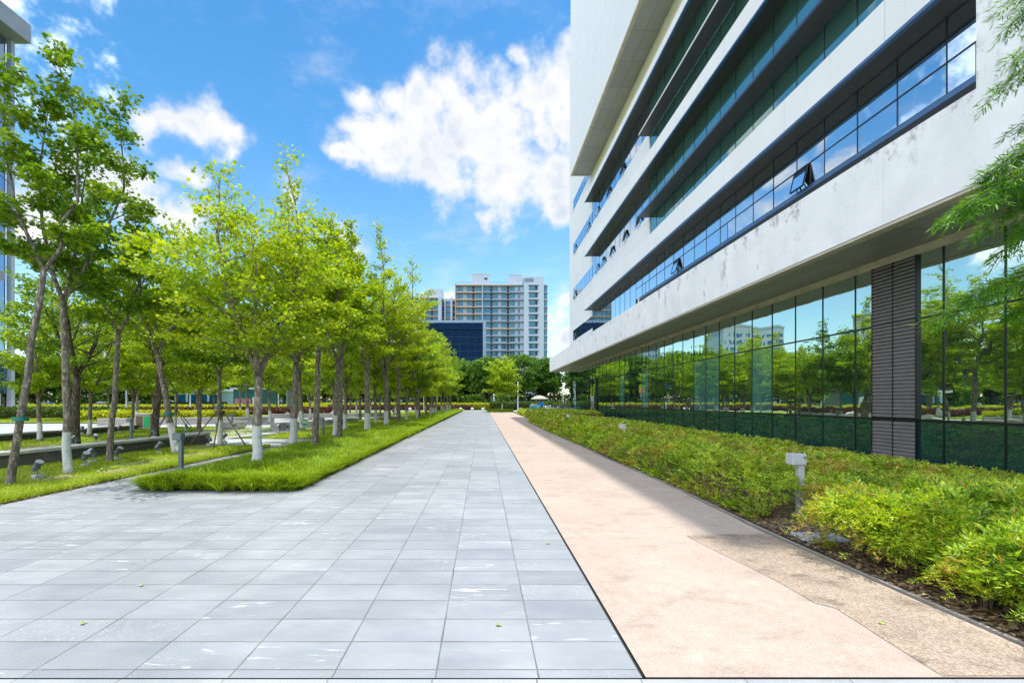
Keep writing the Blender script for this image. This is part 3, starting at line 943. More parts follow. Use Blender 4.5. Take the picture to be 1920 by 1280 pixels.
# spandrel bands and thin ledges
BAND = [(10.64, 11.80), (16.05, 16.95), (21.47, 22.05)]
for k, (z0, z1) in enumerate(BAND):
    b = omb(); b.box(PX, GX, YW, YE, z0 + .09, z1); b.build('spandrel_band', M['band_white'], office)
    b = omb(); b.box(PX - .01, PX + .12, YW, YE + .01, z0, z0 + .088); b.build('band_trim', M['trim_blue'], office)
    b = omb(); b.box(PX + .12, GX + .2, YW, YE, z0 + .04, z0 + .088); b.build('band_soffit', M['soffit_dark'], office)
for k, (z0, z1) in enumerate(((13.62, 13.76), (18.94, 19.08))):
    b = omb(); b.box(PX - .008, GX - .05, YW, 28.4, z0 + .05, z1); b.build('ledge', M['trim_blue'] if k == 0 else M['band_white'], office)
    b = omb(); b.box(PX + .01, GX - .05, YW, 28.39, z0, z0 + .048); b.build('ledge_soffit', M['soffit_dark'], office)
# spandrel upstand behind the bands in the section beyond the ledges
for k in (1, 2):
    b = omb(); b.box(GX - .06, GX + .2, 28.4, YE, BAND[k - 1][1], SILL[k]); b.build('upstand', M['wall'], office)
b = omb(); b.box(GX - .05, GX + .2, YW, YS[0], 8.70, 8.84); b.build('sill', M['trim_blue'], office)
b = omb(); b.box(GX - .045, GX + .2, YW, YS[0], 8.30, 8.698); b.build('sill', M['dark'], office)  # black strip stands in for the shadow in the recess
b = omb(); b.box(GX + .05, GX + .2, YW, YS[0], 7.0, 8.50); b.build('recess_back', M['dark'], office)  # recess shadow painted on as black
# jamb pieces
b = omb(); b.box(GX - .06, GX + .2, YS[0], YS[0] + .25, 7.1, 8.84); b.build('jamb', M['wall'], office)

def upper_window(y0, y1, z0, z1, mid=None, half=False, green=False, rnd=rg, tall_mid=None):
    """one glazing module with its frame; mid = height of the transom"""
    b = omb()
    g_ = 1 if green else 0
    b.cur = g_
    if mid:
        tilt_pane(b, y0, y1, mid, z1, rnd=rnd)
        b.cur = 0
        if half:
            ym = (y0 + y1) / 2
            tilt_pane(b, y0, ym, z0, mid, rnd=rnd); tilt_pane(b, ym, y1, z0, mid, rnd=rnd)
        else:
            tilt_pane(b, y0, y1, z0, mid, rnd=rnd)
    else:
        tilt_pane(b, y0, y1, z0, z1, rnd=rnd)
    b.cur = 2
    w = .011
    b.box(GX - .012, GX + .01, y0 - w, y0 + w, z0, z1)
    if mid: b.box(GX - .010, GX + .01, y0 + w, y1 - w, mid - .022, mid + .022)
    if half: b.box(GX - .010, GX + .01, (y0 + y1) / 2 - w, (y0 + y1) / 2 + w, z0, mid - .03)
    b.box(GX - .010, GX + .01, y0 + w, y1 - w, z0, z0 + .04)
    return b
ucuts = [10.263 + MOD * k for k in range(-2, 36)]
jobs = []
for k in range(3):
    for i, (a, c) in enumerate(zip(ucuts[:-1], ucuts[1:])):
        a2, c2 = max(a, YW), min(c, YWE)
        if c2 - a2 < .1: continue
        if a2 < YS[k]:
            z0, z1 = RS[k] + (.09 if k == 0 else 0), RT[k]
            if k == 0: jobs.append((a2, (a2, c2, z0, z1, 9.61, i % 4 == 1, False)))
            else: jobs.append((a2, (a2, c2, z0, z1, z0 + .42 if k == 1 else z0 + .42, False, True)))
        elif a2 < YE - .3:
            jobs.append((a2, (a2, min(c2, YE), SILL[k] if k else 7.1, RT[k], None, False, False)))
        else:
            jobs.append((a2 + 40, (max(a2, YE), c2, SILL[k], TOPS[k], None, False, False)))
jobs.sort(key=lambda j: j[0])
mats3 = [M['glass_up'], M['glass_green'], M['mullion']]
rest = omb()
# about a hundred window parts in all on this building: the rest, far and small, is one part
NW = 56
for n, (_, a) in enumerate(jobs):
    wb = upper_window(a[0], a[1], a[2], a[3], a[4], a[5], a[6])
    if n < NW:
        wb.build('window', mats3, office)
    else:
        off = len(rest.v)
        rest.v.extend(wb.v); rest.f.extend([[off + i for i in f] for f in wb.f]); rest.mi.extend(wb.mi); rest.sm.extend(wb.sm)
for y in np.arange(YE + .6, YWE, 1.3):     # strip under the top volume's return
    wb = upper_window(y, y + 1.3, 24.69, 25.9)
    off = len(rest.v)
    rest.v.extend(wb.v); rest.f.extend([[off + i for i in f] for f in wb.f]); rest.mi.extend(wb.mi); rest.sm.extend(wb.sm)
tag(rest.build('window', mats3, office), 'small far windows of the office building', kind='stuff')

# top-hung sashes standing open
def sash(y0, z0, w=.60, h=.72, ang=13):
    b = omb()
    ca, sa = math.cos(math.radians(ang)), math.sin(math.radians(ang))
    zt = z0 + h
    c = (GX - .04 - sa * h / 2, y0 + w / 2, zt - ca * h / 2)
    b.cur = 0
    b.obox(c, (0, 1, 0), (-ca, 0, sa), (-sa, 0, -ca), w / 2, .012, h / 2)
    b.cur = 1
    for s_ in (-1, 1):
        b.obox((c[0], c[1] + s_ * w / 2, c[2]), (0, 1, 0), (-ca, 0, sa), (-sa, 0, -ca), .022, .022, h / 2)
        b.obox((c[0] - s_ * sa * h / 2, c[1], c[2] - s_ * ca * h / 2 * 1), (0, 1, 0), (-ca, 0, sa), (-sa, 0, -ca), w / 2, .022, .022)
    b.build('open_sash', [M['glass_up'], M['mullion']], office)
for y0, z0 in ((14.6, 8.86), (24.2, 8.86), (36.6, 7.35), (50.8, 8.95), (51.0, 13.9), (39.0, 13.9), (36.3, 13.9), (32.9, 13.9), (30.0, 13.9), (41.0, 13.9), (40.9, 19.3), (37.2, 19.3), (33.5, 19.3), (44.6, 19.3), (50.9, 19.3)):
    sash(y0, z0)
# ------------------------------------------------------------------ buildings beyond the trees
def facade_building(name, label, cat, Y, depth, build):
    pass

def px2x(px, Y): return (px - CX) / F * Y
def px2z(py, Y): return EYE + (CY - py) / F * Y

# main apartment block
Y = 176.0
org = (px2x(941, Y), Y, 0)
apt = thing('apartment_block', 'tall pale apartment block with orange bands and blue windows rising behind the trees', 'apartment building', org)
def amb(): return MB(org)
D = 14.0
b = amb()
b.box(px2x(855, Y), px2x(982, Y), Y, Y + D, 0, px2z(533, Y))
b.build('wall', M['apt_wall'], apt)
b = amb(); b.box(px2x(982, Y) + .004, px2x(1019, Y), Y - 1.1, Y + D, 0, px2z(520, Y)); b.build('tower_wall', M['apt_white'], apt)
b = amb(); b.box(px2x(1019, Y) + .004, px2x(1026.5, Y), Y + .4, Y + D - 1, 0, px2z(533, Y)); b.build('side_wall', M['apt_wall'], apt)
for (x0, x1, y0) in ((885, 918, 513), (955, 981, 514.5)):
    b = amb(); b.box(px2x(x0, Y), px2x(x1, Y), Y + 1, Y + 8, px2z(533, Y), px2z(y0, Y)); b.box(px2x(x0, Y) - .1, px2x(x1, Y) + .1, Y + .9, Y + 8.1, px2z(y0, Y), px2z(y0, Y) + .3)
    pt = b.build('plant_room', M['apt_white'], apt)
b = amb(); b.box(px2x(908, Y), px2x(914, Y), Y + .9, Y + 1.0, px2z(523, Y), px2z(519.5, Y)); b.build('vent', M['apt_dark'], apt)
# open roof frame on the tower
b = amb(); b.box(px2x(983, Y), px2x(1000, Y), Y - 1.15, Y - 1.11, px2z(530, Y), px2z(523, Y)); b.build('roof_screen', M['apt_ledge'], apt)
bays = [(858.5, 868, 1), (875.5, 884.5, 1), (891.5, 903, 1), (907, 919, 1), (924, 933.5, 1), (940, 949, 1), (956, 965, 1), (971.5, 974.5, 2), (991.5, 1002, 3), (1020.5, 1025.5, 4)]
darks = [(885.5, 890), (919, 923.5), (950, 955)]
fl = 13.55
rows = [533.5 + 2.5 + fl * i for i in range(12)]
nwin = 0
rb = amb()
for ri, ry in enumerate(rows):
    for (x0, x1, kind) in bays:
        yy = Y - .03 if kind in (1, 2) else (Y - 1.14 if kind == 3 else Y + .37)
        z1, z0 = px2z(ry + 1.2, Y), px2z(ry + 9.4, Y)
        xa, xb = px2x(x0, Y), px2x(x1, Y)
        b = amb() if nwin < 96 else rb
        b.cur = 0
        b.box(xa, xb, yy, yy + .02, z0, z1)
        b.cur = 1
        t_ = .07
        b.box(xa - t_, xa, yy - .05, yy + .02, z0 - t_, z1 + t_); b.box(xb, xb + t_, yy - .05, yy + .02, z0 - t_, z1 + t_)
        b.box(xa, xb, yy - .05, yy, z0 - t_, z0); b.box(xa, xb, yy - .05, yy, z1, z1 + t_)
        if kind != 2:
            b.box((xa + xb) / 2 - .04, (xa + xb) / 2 + .04, yy - .04, yy, z0, z1)
            b.box(xa, xb, yy - .03, yy, z0 + (z1 - z0) * .62, z0 + (z1 - z0) * .67)
        if b is not rb:
            b.build('window', [M['apt_glass'], M['win_frame']], apt)
        nwin += 1
tag(rb.build('window', [M['apt_glass'], M['win_frame']], apt), 'lowest windows of the apartment block above the trees', kind='stuff')
for ri, ry in enumerate(rows):
    for (x0, x1) in darks:
        b = amb(); b.box(px2x(x0, Y), px2x(x1, Y), Y - .02, Y + .01, px2z(ry + 11.8, Y), px2z(ry + .6, Y)); b.build('air_conditioner_bay', M['apt_dark'], apt)
    b = amb(); b.box(px2x(1002.6, Y), px2x(1007.5, Y), Y - 1.13, Y - 1.101, px2z(ry + 9.4, Y), px2z(ry + 1.2, Y)); b.build('air_conditioner_bay', M['apt_dark'], apt)
    zt, zb = px2z(ry - .8, Y), px2z(ry + .6, Y)
    orange_l = ri < 6
    b = amb(); b.box(px2x(855, Y), px2x(904, Y), Y - 1.2, Y - .002, zb, zt); b.build('balcony_slab', M['apt_orange'] if orange_l else M['apt_ledge'], apt)
    b = amb(); b.box(px2x(905.4, Y), px2x(967, Y), Y - 1.0, Y - .002, zb, zt); b.build('balcony_slab', M['apt_orange'] if ri in (0, 6) else M['apt_ledge'], apt)
    b = amb(); b.box(px2x(967.2, Y), px2x(981.5, Y), Y - .7, Y - .002, zb + .1, zt); b.build('balcony_slab', M['apt_ledge'], apt)
    b = amb(); b.box(px2x(990, Y), px2x(1009, Y), Y - 1.7, Y - 1.102, zb, zt - .1); b.build('balcony_slab', M['apt_ledge'], apt)
    b = amb(); b.box(px2x(1019.3, Y), px2x(1027.2, Y), Y - .2, Y + .38, zb, zt); b.build('balcony_slab', M['apt_orange'] if ri % 2 == 0 and ri else M['apt_ledge'], apt)
b = amb(); b.box(px2x(903.9, Y), px2x(905.2, Y), Y - 1.25, Y, 0, px2z(532, Y)); b.build('pier', M['apt_white'], apt)
b = amb(); b.box(px2x(853.6, Y), px2x(855, Y), Y - 1.25, Y, 0, px2z(532, Y)); b.build('pier', M['apt_orange'], apt)
b = amb()
for (xa, xb) in ((855, 884), (919, 954)):
    for x in np.linspace(xa, xb, 7): b.tube([(px2x(x, Y), Y + .2, px2z(533, Y)), (px2x(x, Y), Y + .2, px2z(527.5, Y))], .05, 4)
    b.tube([(px2x(xa, Y), Y + .2, px2z(528, Y)), (px2x(xb, Y), Y + .2, px2z(528, Y))], .05, 4)
b.build('roof_railing', M['apt_ledge'], apt)

# second apartment block, further left and further away
Y = 205.0
org2 = (px2x(800, Y), Y, 0)
apt2 = thing('apartment_block', 'smaller apartment block with orange bands, partly hidden behind the bright tree tops', 'apartment building', org2)
def bmb(): return MB(org2)
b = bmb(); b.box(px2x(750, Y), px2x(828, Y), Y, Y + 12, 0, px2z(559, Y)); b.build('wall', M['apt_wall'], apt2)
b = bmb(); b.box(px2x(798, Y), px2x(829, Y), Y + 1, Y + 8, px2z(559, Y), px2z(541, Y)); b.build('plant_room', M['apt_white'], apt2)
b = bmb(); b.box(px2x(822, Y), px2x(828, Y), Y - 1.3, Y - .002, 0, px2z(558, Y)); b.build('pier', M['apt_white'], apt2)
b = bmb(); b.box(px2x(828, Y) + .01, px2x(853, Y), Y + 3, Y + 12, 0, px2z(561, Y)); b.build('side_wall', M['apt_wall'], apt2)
b = bmb(); b.box(px2x(832.5, Y), px2x(835, Y), Y + 1.5, Y + 2.99, 0, px2z(558, Y)); b.box(px2x(844, Y), px2x(847.5, Y), Y + 1.5, Y + 2.99, 0, px2z(556, Y)); b.build('pier', M['apt_white'], apt2)
rows2 = [559 + 11.6 * i for i in range(9)]
for ri, ry in enumerate(rows2):
    for (x0, x1, yy) in ((752, 760, 0), (764, 772, 0), (775, 788, 0), (799, 807.5, -.02), (812, 821, -.02), (836, 843.5, 2.97)):
        b = bmb(); b.cur = 0
        b.box(px2x(x0, Y), px2x(x1, Y), Y + yy - .03, Y + yy - .005, px2z(ry + 9.6, Y), px2z(ry + 2.2, Y)); b.cur = 1
        xm = (px2x(x0, Y) + px2x(x1, Y)) / 2
        b.box(xm - .05, xm + .05, Y + yy - .07, Y + yy - .031, px2z(ry + 9.6, Y), px2z(ry + 2.2, Y))
        b.build('window', [M['apt_glass'], M['win_frame']], apt2)
    for (x0, x1, yy) in ((790, 795, 0), (808, 811.6, 0), (828.6, 832, 3.0), (848, 852.6, 3.0)):
        b = bmb(); b.box(px2x(x0, Y), px2x(x1, Y), Y + yy - .04, Y + yy - .002, px2z(ry + 10.2, Y), px2z(ry + 1.6, Y)); b.build('air_conditioner_bay', M['apt_dark'], apt2)
    b = bmb(); b.box(px2x(752, Y), px2x(822, Y), Y - 1.2, Y - .05, px2z(ry + .8, Y), px2z(ry - .7, Y)); b.build('balcony_slab', M['apt_orange'], apt2)
    b = bmb(); b.box(px2x(828.5, Y), px2x(853, Y), Y + 2.2, Y + 2.98, px2z(ry + .8, Y), px2z(ry - .4, Y)); b.build('balcony_slab', M['apt_orange'] if ri % 2 else M['apt_ledge'], apt2)
b = bmb(); b.box(px2x(795.6, Y), px2x(797.4, Y), Y - 1.3, Y - .002, 0, px2z(558.5, Y)); b.build('pier', M['apt_orange'], apt2)
b = bmb()
for x in np.linspace(770, 797, 6): b.tube([(px2x(x, Y), Y + .3, px2z(559, Y)), (px2x(x, Y), Y + .3, px2z(554.5, Y))], .06, 4)
b.tube([(px2x(770, Y), Y + .3, px2z(555, Y)), (px2x(797, Y), Y + .3, px2z(555, Y))], .06, 4)
b.build('roof_railing', M['apt_ledge'], apt2)

# dark blue glass block
Y = 118.0
org3 = (px2x(850, Y), Y, 0)
blk = thing('glass_block', 'low block with dark blue glass front in a pale blue frame', 'office building', org3)
def cmb(): return MB(org3)
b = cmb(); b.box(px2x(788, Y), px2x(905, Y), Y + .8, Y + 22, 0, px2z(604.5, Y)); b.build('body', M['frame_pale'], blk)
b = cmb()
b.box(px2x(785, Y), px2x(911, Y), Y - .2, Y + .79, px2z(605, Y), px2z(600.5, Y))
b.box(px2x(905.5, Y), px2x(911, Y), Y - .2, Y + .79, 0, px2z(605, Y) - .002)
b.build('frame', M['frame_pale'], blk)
xs = np.linspace(px2x(788, Y), px2x(905.5, Y), 9)
zz = list(np.linspace(0.3, px2z(605, Y) - .05, 13))
for i in range(8):
    b = cmb()
    b.cur = 0
    for j in range(12):
        b.box(xs[i] + .03, xs[i + 1] - .03, Y + .55 + .012 * ((i * 7 + j * 5) % 4), Y + .74, zz[j] + .05, zz[j + 1] - .03)
    b.cur = 1
    b.box(xs[i] - .02, xs[i] + .03, Y + .45, Y + .76, 0, zz[-1])
    for j in range(12):
        b.box(xs[i] + .031, xs[i + 1] - .021, Y + .50, Y + .75, zz[j + 1] - .029, zz[j + 1] + .049 if j < 11 else zz[j + 1])
    b.build('glazing_bay', [M['blue_curtain'], M['curtain_rail']], blk)
b = cmb(); b.box(px2x(788, Y), px2x(905.4, Y), Y + .05, Y + .44, px2z(618, Y), px2z(605, Y) - .003); b.build('top_shade_panel', M['blue_curtain'], blk)

# office tower at the left edge of the view
TX0, TY = -48.6, 45.0
org4 = (-60.0, 40.0, 0)
tower = thing('stone_tower', 'grey stone tower with tall vertical fins and an overhanging roof at the left edge', 'office building', org4)
def tmb(): return MB(org4)
ZT = px2z(83, 45.3)     # underside of cornice at its far corner
b = tmb(); b.box(-85, TX0 - .5, 5, TY - 1.0, 0, ZT - .05); b.build('body', M['tower_stone'], tower)
b = tmb(); b.box(-85, px2x(58.5, 45.3), 3, 45.3, ZT, ZT + 1.9); b.build('roof_slab', M['tower_stone'], tower)
b = tmb(); b.box(-50.5, -49.0, 43.0, 44.6, ZT + 1.9, ZT + 2.9); b.build('roof_box', M['white'], tower)
for k in range(14):
    y1 = TY - 2.35 * k
    b = tmb(); b.cur = 0
    for zf in range(9):
        z0 = 2.4 + zf * 4.15
        b.box(TX0 - .42, TX0 - .38, y1 - 2.0, y1 - .55, z0, min(z0 + 3.2, ZT - .1))
        b.cur = 1
        b.box(TX0 - .45, TX0 - .36, y1 - 2.0, y1 - .55, z0 + 3.2, min(z0 + 4.15, ZT - .1))
        b.cur = 0
    b.build('window', [M['tower_glass'], M['tower_stone']], tower)
    b = tmb(); b.box(TX0 - .5, TX0, y1 - .35, y1, 0, ZT - .01); b.build('fin', M['tower_fin'], tower)
b = tmb(); b.box(-85, TX0 - .7, TY - .99, TY - .95, 2.4, ZT - .3); b.build('end_glazing', M['tower_glass'], tower)
for k in range(8):
    x1 = TX0 - .9 - 2.6 * k
    b = tmb(); b.box(x1 - .35, x1, TY - .94, TY - .5, 0, ZT - .01); b.build('fin', M['tower_fin'], tower)
pod = MB((-50, 44, 0)); pod.box(-90, px2x(55, 45.8), 36, 45.8, 0, px2z(765.5, 45.8)); pod.box(-90, px2x(56, 45.8), 35.9, 45.95, px2z(765.5, 45.8), px2z(764, 45.8))
tag(pod.build('podium_wall', M['podium']), 'low pinkish stone wall at the foot of the grey tower', 'wall')

# blocks seen only as reflections and through the canopy
def plain_block(label, x0, x1, y, h, mat, fl=3.2):
    o = thing('distant_block', label, 'building', ((x0 + x1) / 2, y, 0))
    og = ((x0 + x1) / 2, y, 0)
    b = MB(og); b.box(x0, x1, y, y + 16, 0, h); b.box(x0 - .4, x1 + .4, y - .4, y + 16.4, h, h + .8); b.build('wall', mat, o)
    n = int((x1 - x0) / 3.4)
    for j in range(max(1, n)):
        b = MB(og)
        xa = x0 + 1 + j * 3.4
        z = 4.0
        while z < h - 2.5:
            b.box(xa, xa + 2.0, y - .04, y - .002, z, z + 1.7); z += fl
        b.build('window', M['apt_glass'], o)
    return o
plain_block('pale apartment slab far behind the left-hand trees', -110, -84, 190, 34, M['apt_white'])
plain_block('pink apartment slab far behind the left-hand trees', -170, -142, 175, 38, M['podium'])
plain_block('grey apartment slab far behind the middle of the wood', -66, -44, 215, 30, M['apt_wall'])
# ------------------------------------------------------------------ foliage builders
def star_leaf(nr):
    """outline of a lobed leaf, unit length, in its own plane"""
    if nr == 'star':
        pts = [(0, 0.0), (.10, .22), (.46, .10), (.27, .42), (.52, .62), (.20, .66), (0.0, 1.0), (-.20, .66), (-.52, .62), (-.27, .42), (-.46, .10), (-.10, .22)]
    elif nr == 'lobe':
        pts = [(0, 0), (.42, .25), (.22, .5), (.0, 1.0), (-.22, .5), (-.42, .25)]
    elif nr == 'lance':
        pts = [(0, 0), (.11, .4), (0, 1.0), (-.11, .4)]
    else:
        pts = [(0, 0), (.38, .45), (0, 1.0), (-.38, .45)]
    return np.array(pts, dtype=np.float64)

def leaf_cloud(P, size, shape, rs, up_bias=0.75, dirs=None, drop=0.0):
    """one small face per point; returns V, loops, sizes"""
    n = len(P)
    base = star_leaf(shape)
    k = len(base)
    nrm = rs.normal(size=(n, 3)) * 0.55
    nrm[:, 2] += up_bias
    nrm /= np.linalg.norm(nrm, axis=1)[:, None]
    if dirs is None:
        d = rs.normal(size=(n, 3))
    else:
        d = dirs + rs.normal(size=(n, 3)) * 0.45
    d[:, 2] -= drop
    d -= nrm * np.sum(d * nrm, axis=1)[:, None]
    d /= np.linalg.norm(d, axis=1)[:, None] + 1e-9
    s = np.cross(d, nrm)
    sz = size * rs.uniform(0.65, 1.25, size=n)
    V = P[:, None, :] + (s[:, None, :] * base[None, :, 0:1] + d[:, None, :] * base[None, :, 1:2]) * sz[:, None, None]
    # fold a little along the midrib
    V += nrm[:, None, :] * (np.abs(base[None, :, 0:1]) * 0.35 * sz[:, None, None])
    return V.reshape(-1, 3), np.arange(n * k), np.full(n, k)

def make_tree(name, label, seed, H, clear, rad, stems=2, lean=(0, 0), r0=0.11, shape='star', leaf=0.115, nleaf=9000, barkm='bark',
              leafm='leaf', top=(0, 0), loc=(0, 0, 0), group=None, prof=None, spread=0.28, whorl=0.36, kink=0.018):
    """a young street tree: trunk, upright leaders, ascending side branches, leaf sprays"""
    rs = np.random.RandomState(seed)
    rr = random.Random(seed)
    root = thing(name, label, 'tree', loc, group=group)
    tb = MB()
    tb.smooth = True
    # trunk
    npt = 7
    tp = []
    for i in range(npt):
        t = i / (npt - 1)
        tp.append(Vector((lean[0] * t + rr.uniform(-kink, kink) * (0 < i), lean[1] * t + rr.uniform(-kink, kink) * (0 < i), clear * t)))
    tr = [r0 * (1 - .28 * (i / (npt - 1))) for i in range(npt)]
    foot = [Vector((0, 0, -0.05)), Vector((lean[0] * .04 / clear, lean[1] * .04 / clear, .04)), Vector((lean[0] * .16 / clear, lean[1] * .16 / clear, .16))]
    tb.tube(foot + [p for p in tp[1:]], [r0 * 1.55, r0 * 1.38, r0 * 1.08] + tr[1:], 12)
    fork = tp[-1]
    P, Dv = [], []
    def twig_leaves(a, b, dens):
        L = (b - a).length
        n = max(1, int(dens * L))
        d = (b - a).normalized()
        for _ in range(n):
            t = rr.random()
            q = a.lerp(b, t)
            o = Vector((rr.gauss(0, 1), rr.gauss(0, 1), rr.gauss(0, .6))) * (.055 + .03 * leaf / .1)
            P.append(q + o)
            Dv.append(d * .7 + o.normalized() * .8)
    total = []
    crown_h = H - clear
    wood = MB(); wood.smooth = True
    tops = []
    for s in range(stems):
        az = 2 * math.pi * (s + rr.random() * .5) / stems
        hh = crown_h * (1.0 if s == 0 else rr.uniform(.62, .93))
        sp = (spread if stems > 1 else .04) * (1 if s else .45)
        end = fork + Vector((top[0] + math.cos(az) * sp * hh * .8, top[1] + math.sin(az) * sp * hh * .8, hh))
        n = 10
        pts = []
        for i in range(n):
            t = i / (n - 1)
            bow = math.sin(t * math.pi) * .10 * hh * (1 if stems > 1 else .2)
            p = fork.lerp(end, t) + Vector((math.cos(az) * bow, math.sin(az) * bow, 0)) + Vector((rr.uniform(-.06, .06), rr.uniform(-.06, .06), 0)) * (0 < i)
            pts.append(p)
        rb = r0 * (.56 if stems > 1 else .68)
        rads = [max(.008, rb * (1 - .93 * (i / (n - 1)))) for i in range(n)]
        wood.tube(pts, rads, 8)
        tops.append((pts, rads, hh))
    for si, (pts, rads, hh) in enumerate(tops):
        z = .18
        k = rr.random() * 6
        while z < hh - .12:
            t = z / hh
            f = t * (len(pts) - 1)
            i = min(int(f), len(pts) - 2)
            p0 = pts[i].lerp(pts[i + 1], f - i)
            tz = (p0.z - fork.z) / crown_h
            pr = prof(tz) if prof else (0.55 + 1.9 * tz if tz < .22 else 1.0 * (1 - (tz - .22) / .78) ** 1.05)
            Lb = rad * max(.13, pr) * rr.uniform(.72, 1.12)
            az = k * 2.399 + rr.uniform(-.3, .3)
            k += 1
            # lean outwards on multi-stem trees
            el = math.radians(rr.uniform(22, 48) + 22 * tz)
            d = Vector((math.cos(az) * math.cos(el), math.sin(az) * math.cos(el), math.sin(el)))
            m_ = 5
            bp = [p0]
            for q in range(1, m_ + 1):
                d2 = (d + Vector((rr.uniform(-.18, .18), rr.uniform(-.18, .18), rr.uniform(-.10, .06) - .05 * q * .6))).normalized()
                bp.append(bp[-1] + d2 * Lb / m_)
                d = d2
            br = max(.006, rads[i] * .42)
            wood.tube(bp, [max(.003, br * (1 - .85 * q / m_)) for q in range(m_ + 1)], 5)
            total.append((bp, Lb))
            # side twigs
            ntw = max(2, int(Lb / .17))
            for q in range(ntw):
                tt = .22 + .78 * (q + rr.random() * .5) / ntw
                tt = min(tt, .98)
                f2 = tt * m_
                j = min(int(f2), m_ - 1)
                s0 = bp[j].lerp(bp[j + 1], f2 - j)
                bd = (bp[j + 1] - bp[j]).normalized()
                side = bd.cross(Vector((0, 0, 1))).normalized() * (1 if q % 2 else -1)
                td = (bd * .65 + side * .75 + Vector((0, 0, rr.uniform(-.15, .35)))).normalized()
                tl = (.16 + .34 * Lb * (1 - tt * .65)) * rr.uniform(.7, 1.1)
                e = s0 + td * tl
                if tl > .25:
                    wood.tube([s0, s0.lerp(e, .5) + Vector((0, 0, .01)), e], [.006, .004, .002], 3, cap=False)
                twig_leaves(s0, e, 100)
            twig_leaves(bp[2], bp[5], 90)
            z += whorl * rr.uniform(.6, 1.3)
        twig_leaves(pts[-3], pts[-1] + Vector((0, 0, .15)), 70)
    P = np.array([tuple(p) for p in P]); Dv = np.array([tuple(p) for p in Dv])
    idx = rs.permutation(len(P))[:nleaf] if len(P) >= nleaf else np.concatenate([np.arange(len(P)), rs.randint(0, len(P), nleaf - len(P))])
    P, Dv = P[idx], Dv[idx]
    P = P + rs.normal(size=P.shape) * .02
    V, lo, sz = leaf_cloud(P, leaf, shape, rs, .8, Dv, drop=.25)
    # trunk and limbs are one mesh
    tb.add(wood.v, wood.f)
    tb.build('trunk', M[barkm], root)
    np_mesh('crown', V, lo, sz, M[leafm], root)
    return root

def clump_tree(name, label, seed, H, rad, lobes, nleaf, leaf, leafm='camphor', barkm='bark_dark', loc=(0, 0, 0), group=None, shape='diamond', clear=.22):
    """a broad evergreen: forked trunk and a crown of many leaf clumps"""
    rs = np.random.RandomState(seed)
    rr = random.Random(seed)
    root = thing(name, label, 'tree', loc, group=group)
    tb = MB(); tb.smooth = True
    z0 = H * clear
    tb.tube([(0, 0, -.1), (0, 0, .3), (rr.uniform(-.15, .15), rr.uniform(-.15, .15), z0)], [.034 * H, .024 * H, .019 * H], 8)
    C, Rr = [], []
    for i in range(lobes):
        u = rr.random()
        az = i * 2.399 + rr.uniform(-.4, .4)
        zz = z0 + (H - z0) * (.12 + .80 * (i + .5) / lobes)
        t = (zz - z0) / (H - z0)
        rmax = rad * math.sqrt(max(0.05, 1 - ((t - .42) / .62) ** 2))
        rl = rmax * rr.uniform(.35, .85)
        c = (math.cos(az) * rl, math.sin(az) * rl, zz)
        C.append(c); Rr.append(rad * rr.uniform(.26, .44))
        mid = (c[0] * .4, c[1] * .4, z0 + (zz - z0) * .45)
        tb.tube([(0, 0, z0 * .85), mid, c], [.014 * H, .008 * H, .003 * H], 5)
    C = np.array(C); Rr = np.array(Rr)
    w = Rr ** 2 / np.sum(Rr ** 2)
    li = rs.choice(lobes, size=nleaf, p=w)
    d = rs.normal(size=(nleaf, 3)); d /= np.linalg.norm(d, axis=1)[:, None]
    d[:, 2] = np.where(d[:, 2] < -.25, -d[:, 2] * .6, d[:, 2])
    r = Rr[li] * (rs.uniform(.45, 1.0, nleaf) ** .5)
    lump = 1 + .22 * np.sin(d[:, 0] * 7 + li) * np.cos(d[:, 1] * 6 + li * 2) + .12 * np.sin(d[:, 2] * 13 + li)
    P = C[li] + d * (r * lump)[:, None] * np.array([1, 1, .72])
    V, lo, sz = leaf_cloud(P, leaf, shape, rs, .5, d, drop=.1)
    tb.build('trunk', M[barkm], root)
    np_mesh('crown', V, lo, sz, M[leafm], root)
    return root

def blades(x, y, z, h, w, lean, rs, seg=2):
    """grass blades as bent strips; arrays in, V/loops/sizes out"""
    n = len(x)
    az = rs.uniform(0, 2 * math.pi, n)
    return blades_dir(x, y, z, h, w, lean, az, rs)

def blades_dir(x, y, z, h, w, lean, az, rs):
    n = len(x)
    dx, dy = np.cos(az), np.sin(az)
    sa = az + rs.uniform(-.9, .9, n) + math.pi / 2
    sx, sy = np.cos(sa), np.sin(sa)
    V = np.zeros((n, 5, 3))
    for i, (t, ww) in enumerate(((0, 1.0), (.55, .8))):
        ox = x + dx * lean * h * t ** 1.5
        oy = y + dy * lean * h * t ** 1.5
        oz = z + h * (t - .18 * lean * t * t)
        for j, sgn in enumerate((-1, 1)):
            k = i * 2 + j
            V[:, k, 0] = ox + sx * w * .5 * ww * sgn
            V[:, k, 1] = oy + sy * w * .5 * ww * sgn
            V[:, k, 2] = oz
    V[:, 4, 0] = x + dx * lean * h
    V[:, 4, 1] = y + dy * lean * h
    V[:, 4, 2] = z + h * np.clip(1 - .42 * lean, .12, 1)
    b = np.arange(n)[:, None] * 5
    quads = np.concatenate([b + 0, b + 1, b + 3, b + 2], axis=1)
    tris = np.concatenate([b + 2, b + 3, b + 4], axis=1)
    lo = np.concatenate([quads, tris], axis=1).ravel()
    sz = np.tile([4, 3], n)
    return V.reshape(-1, 3), lo, sz

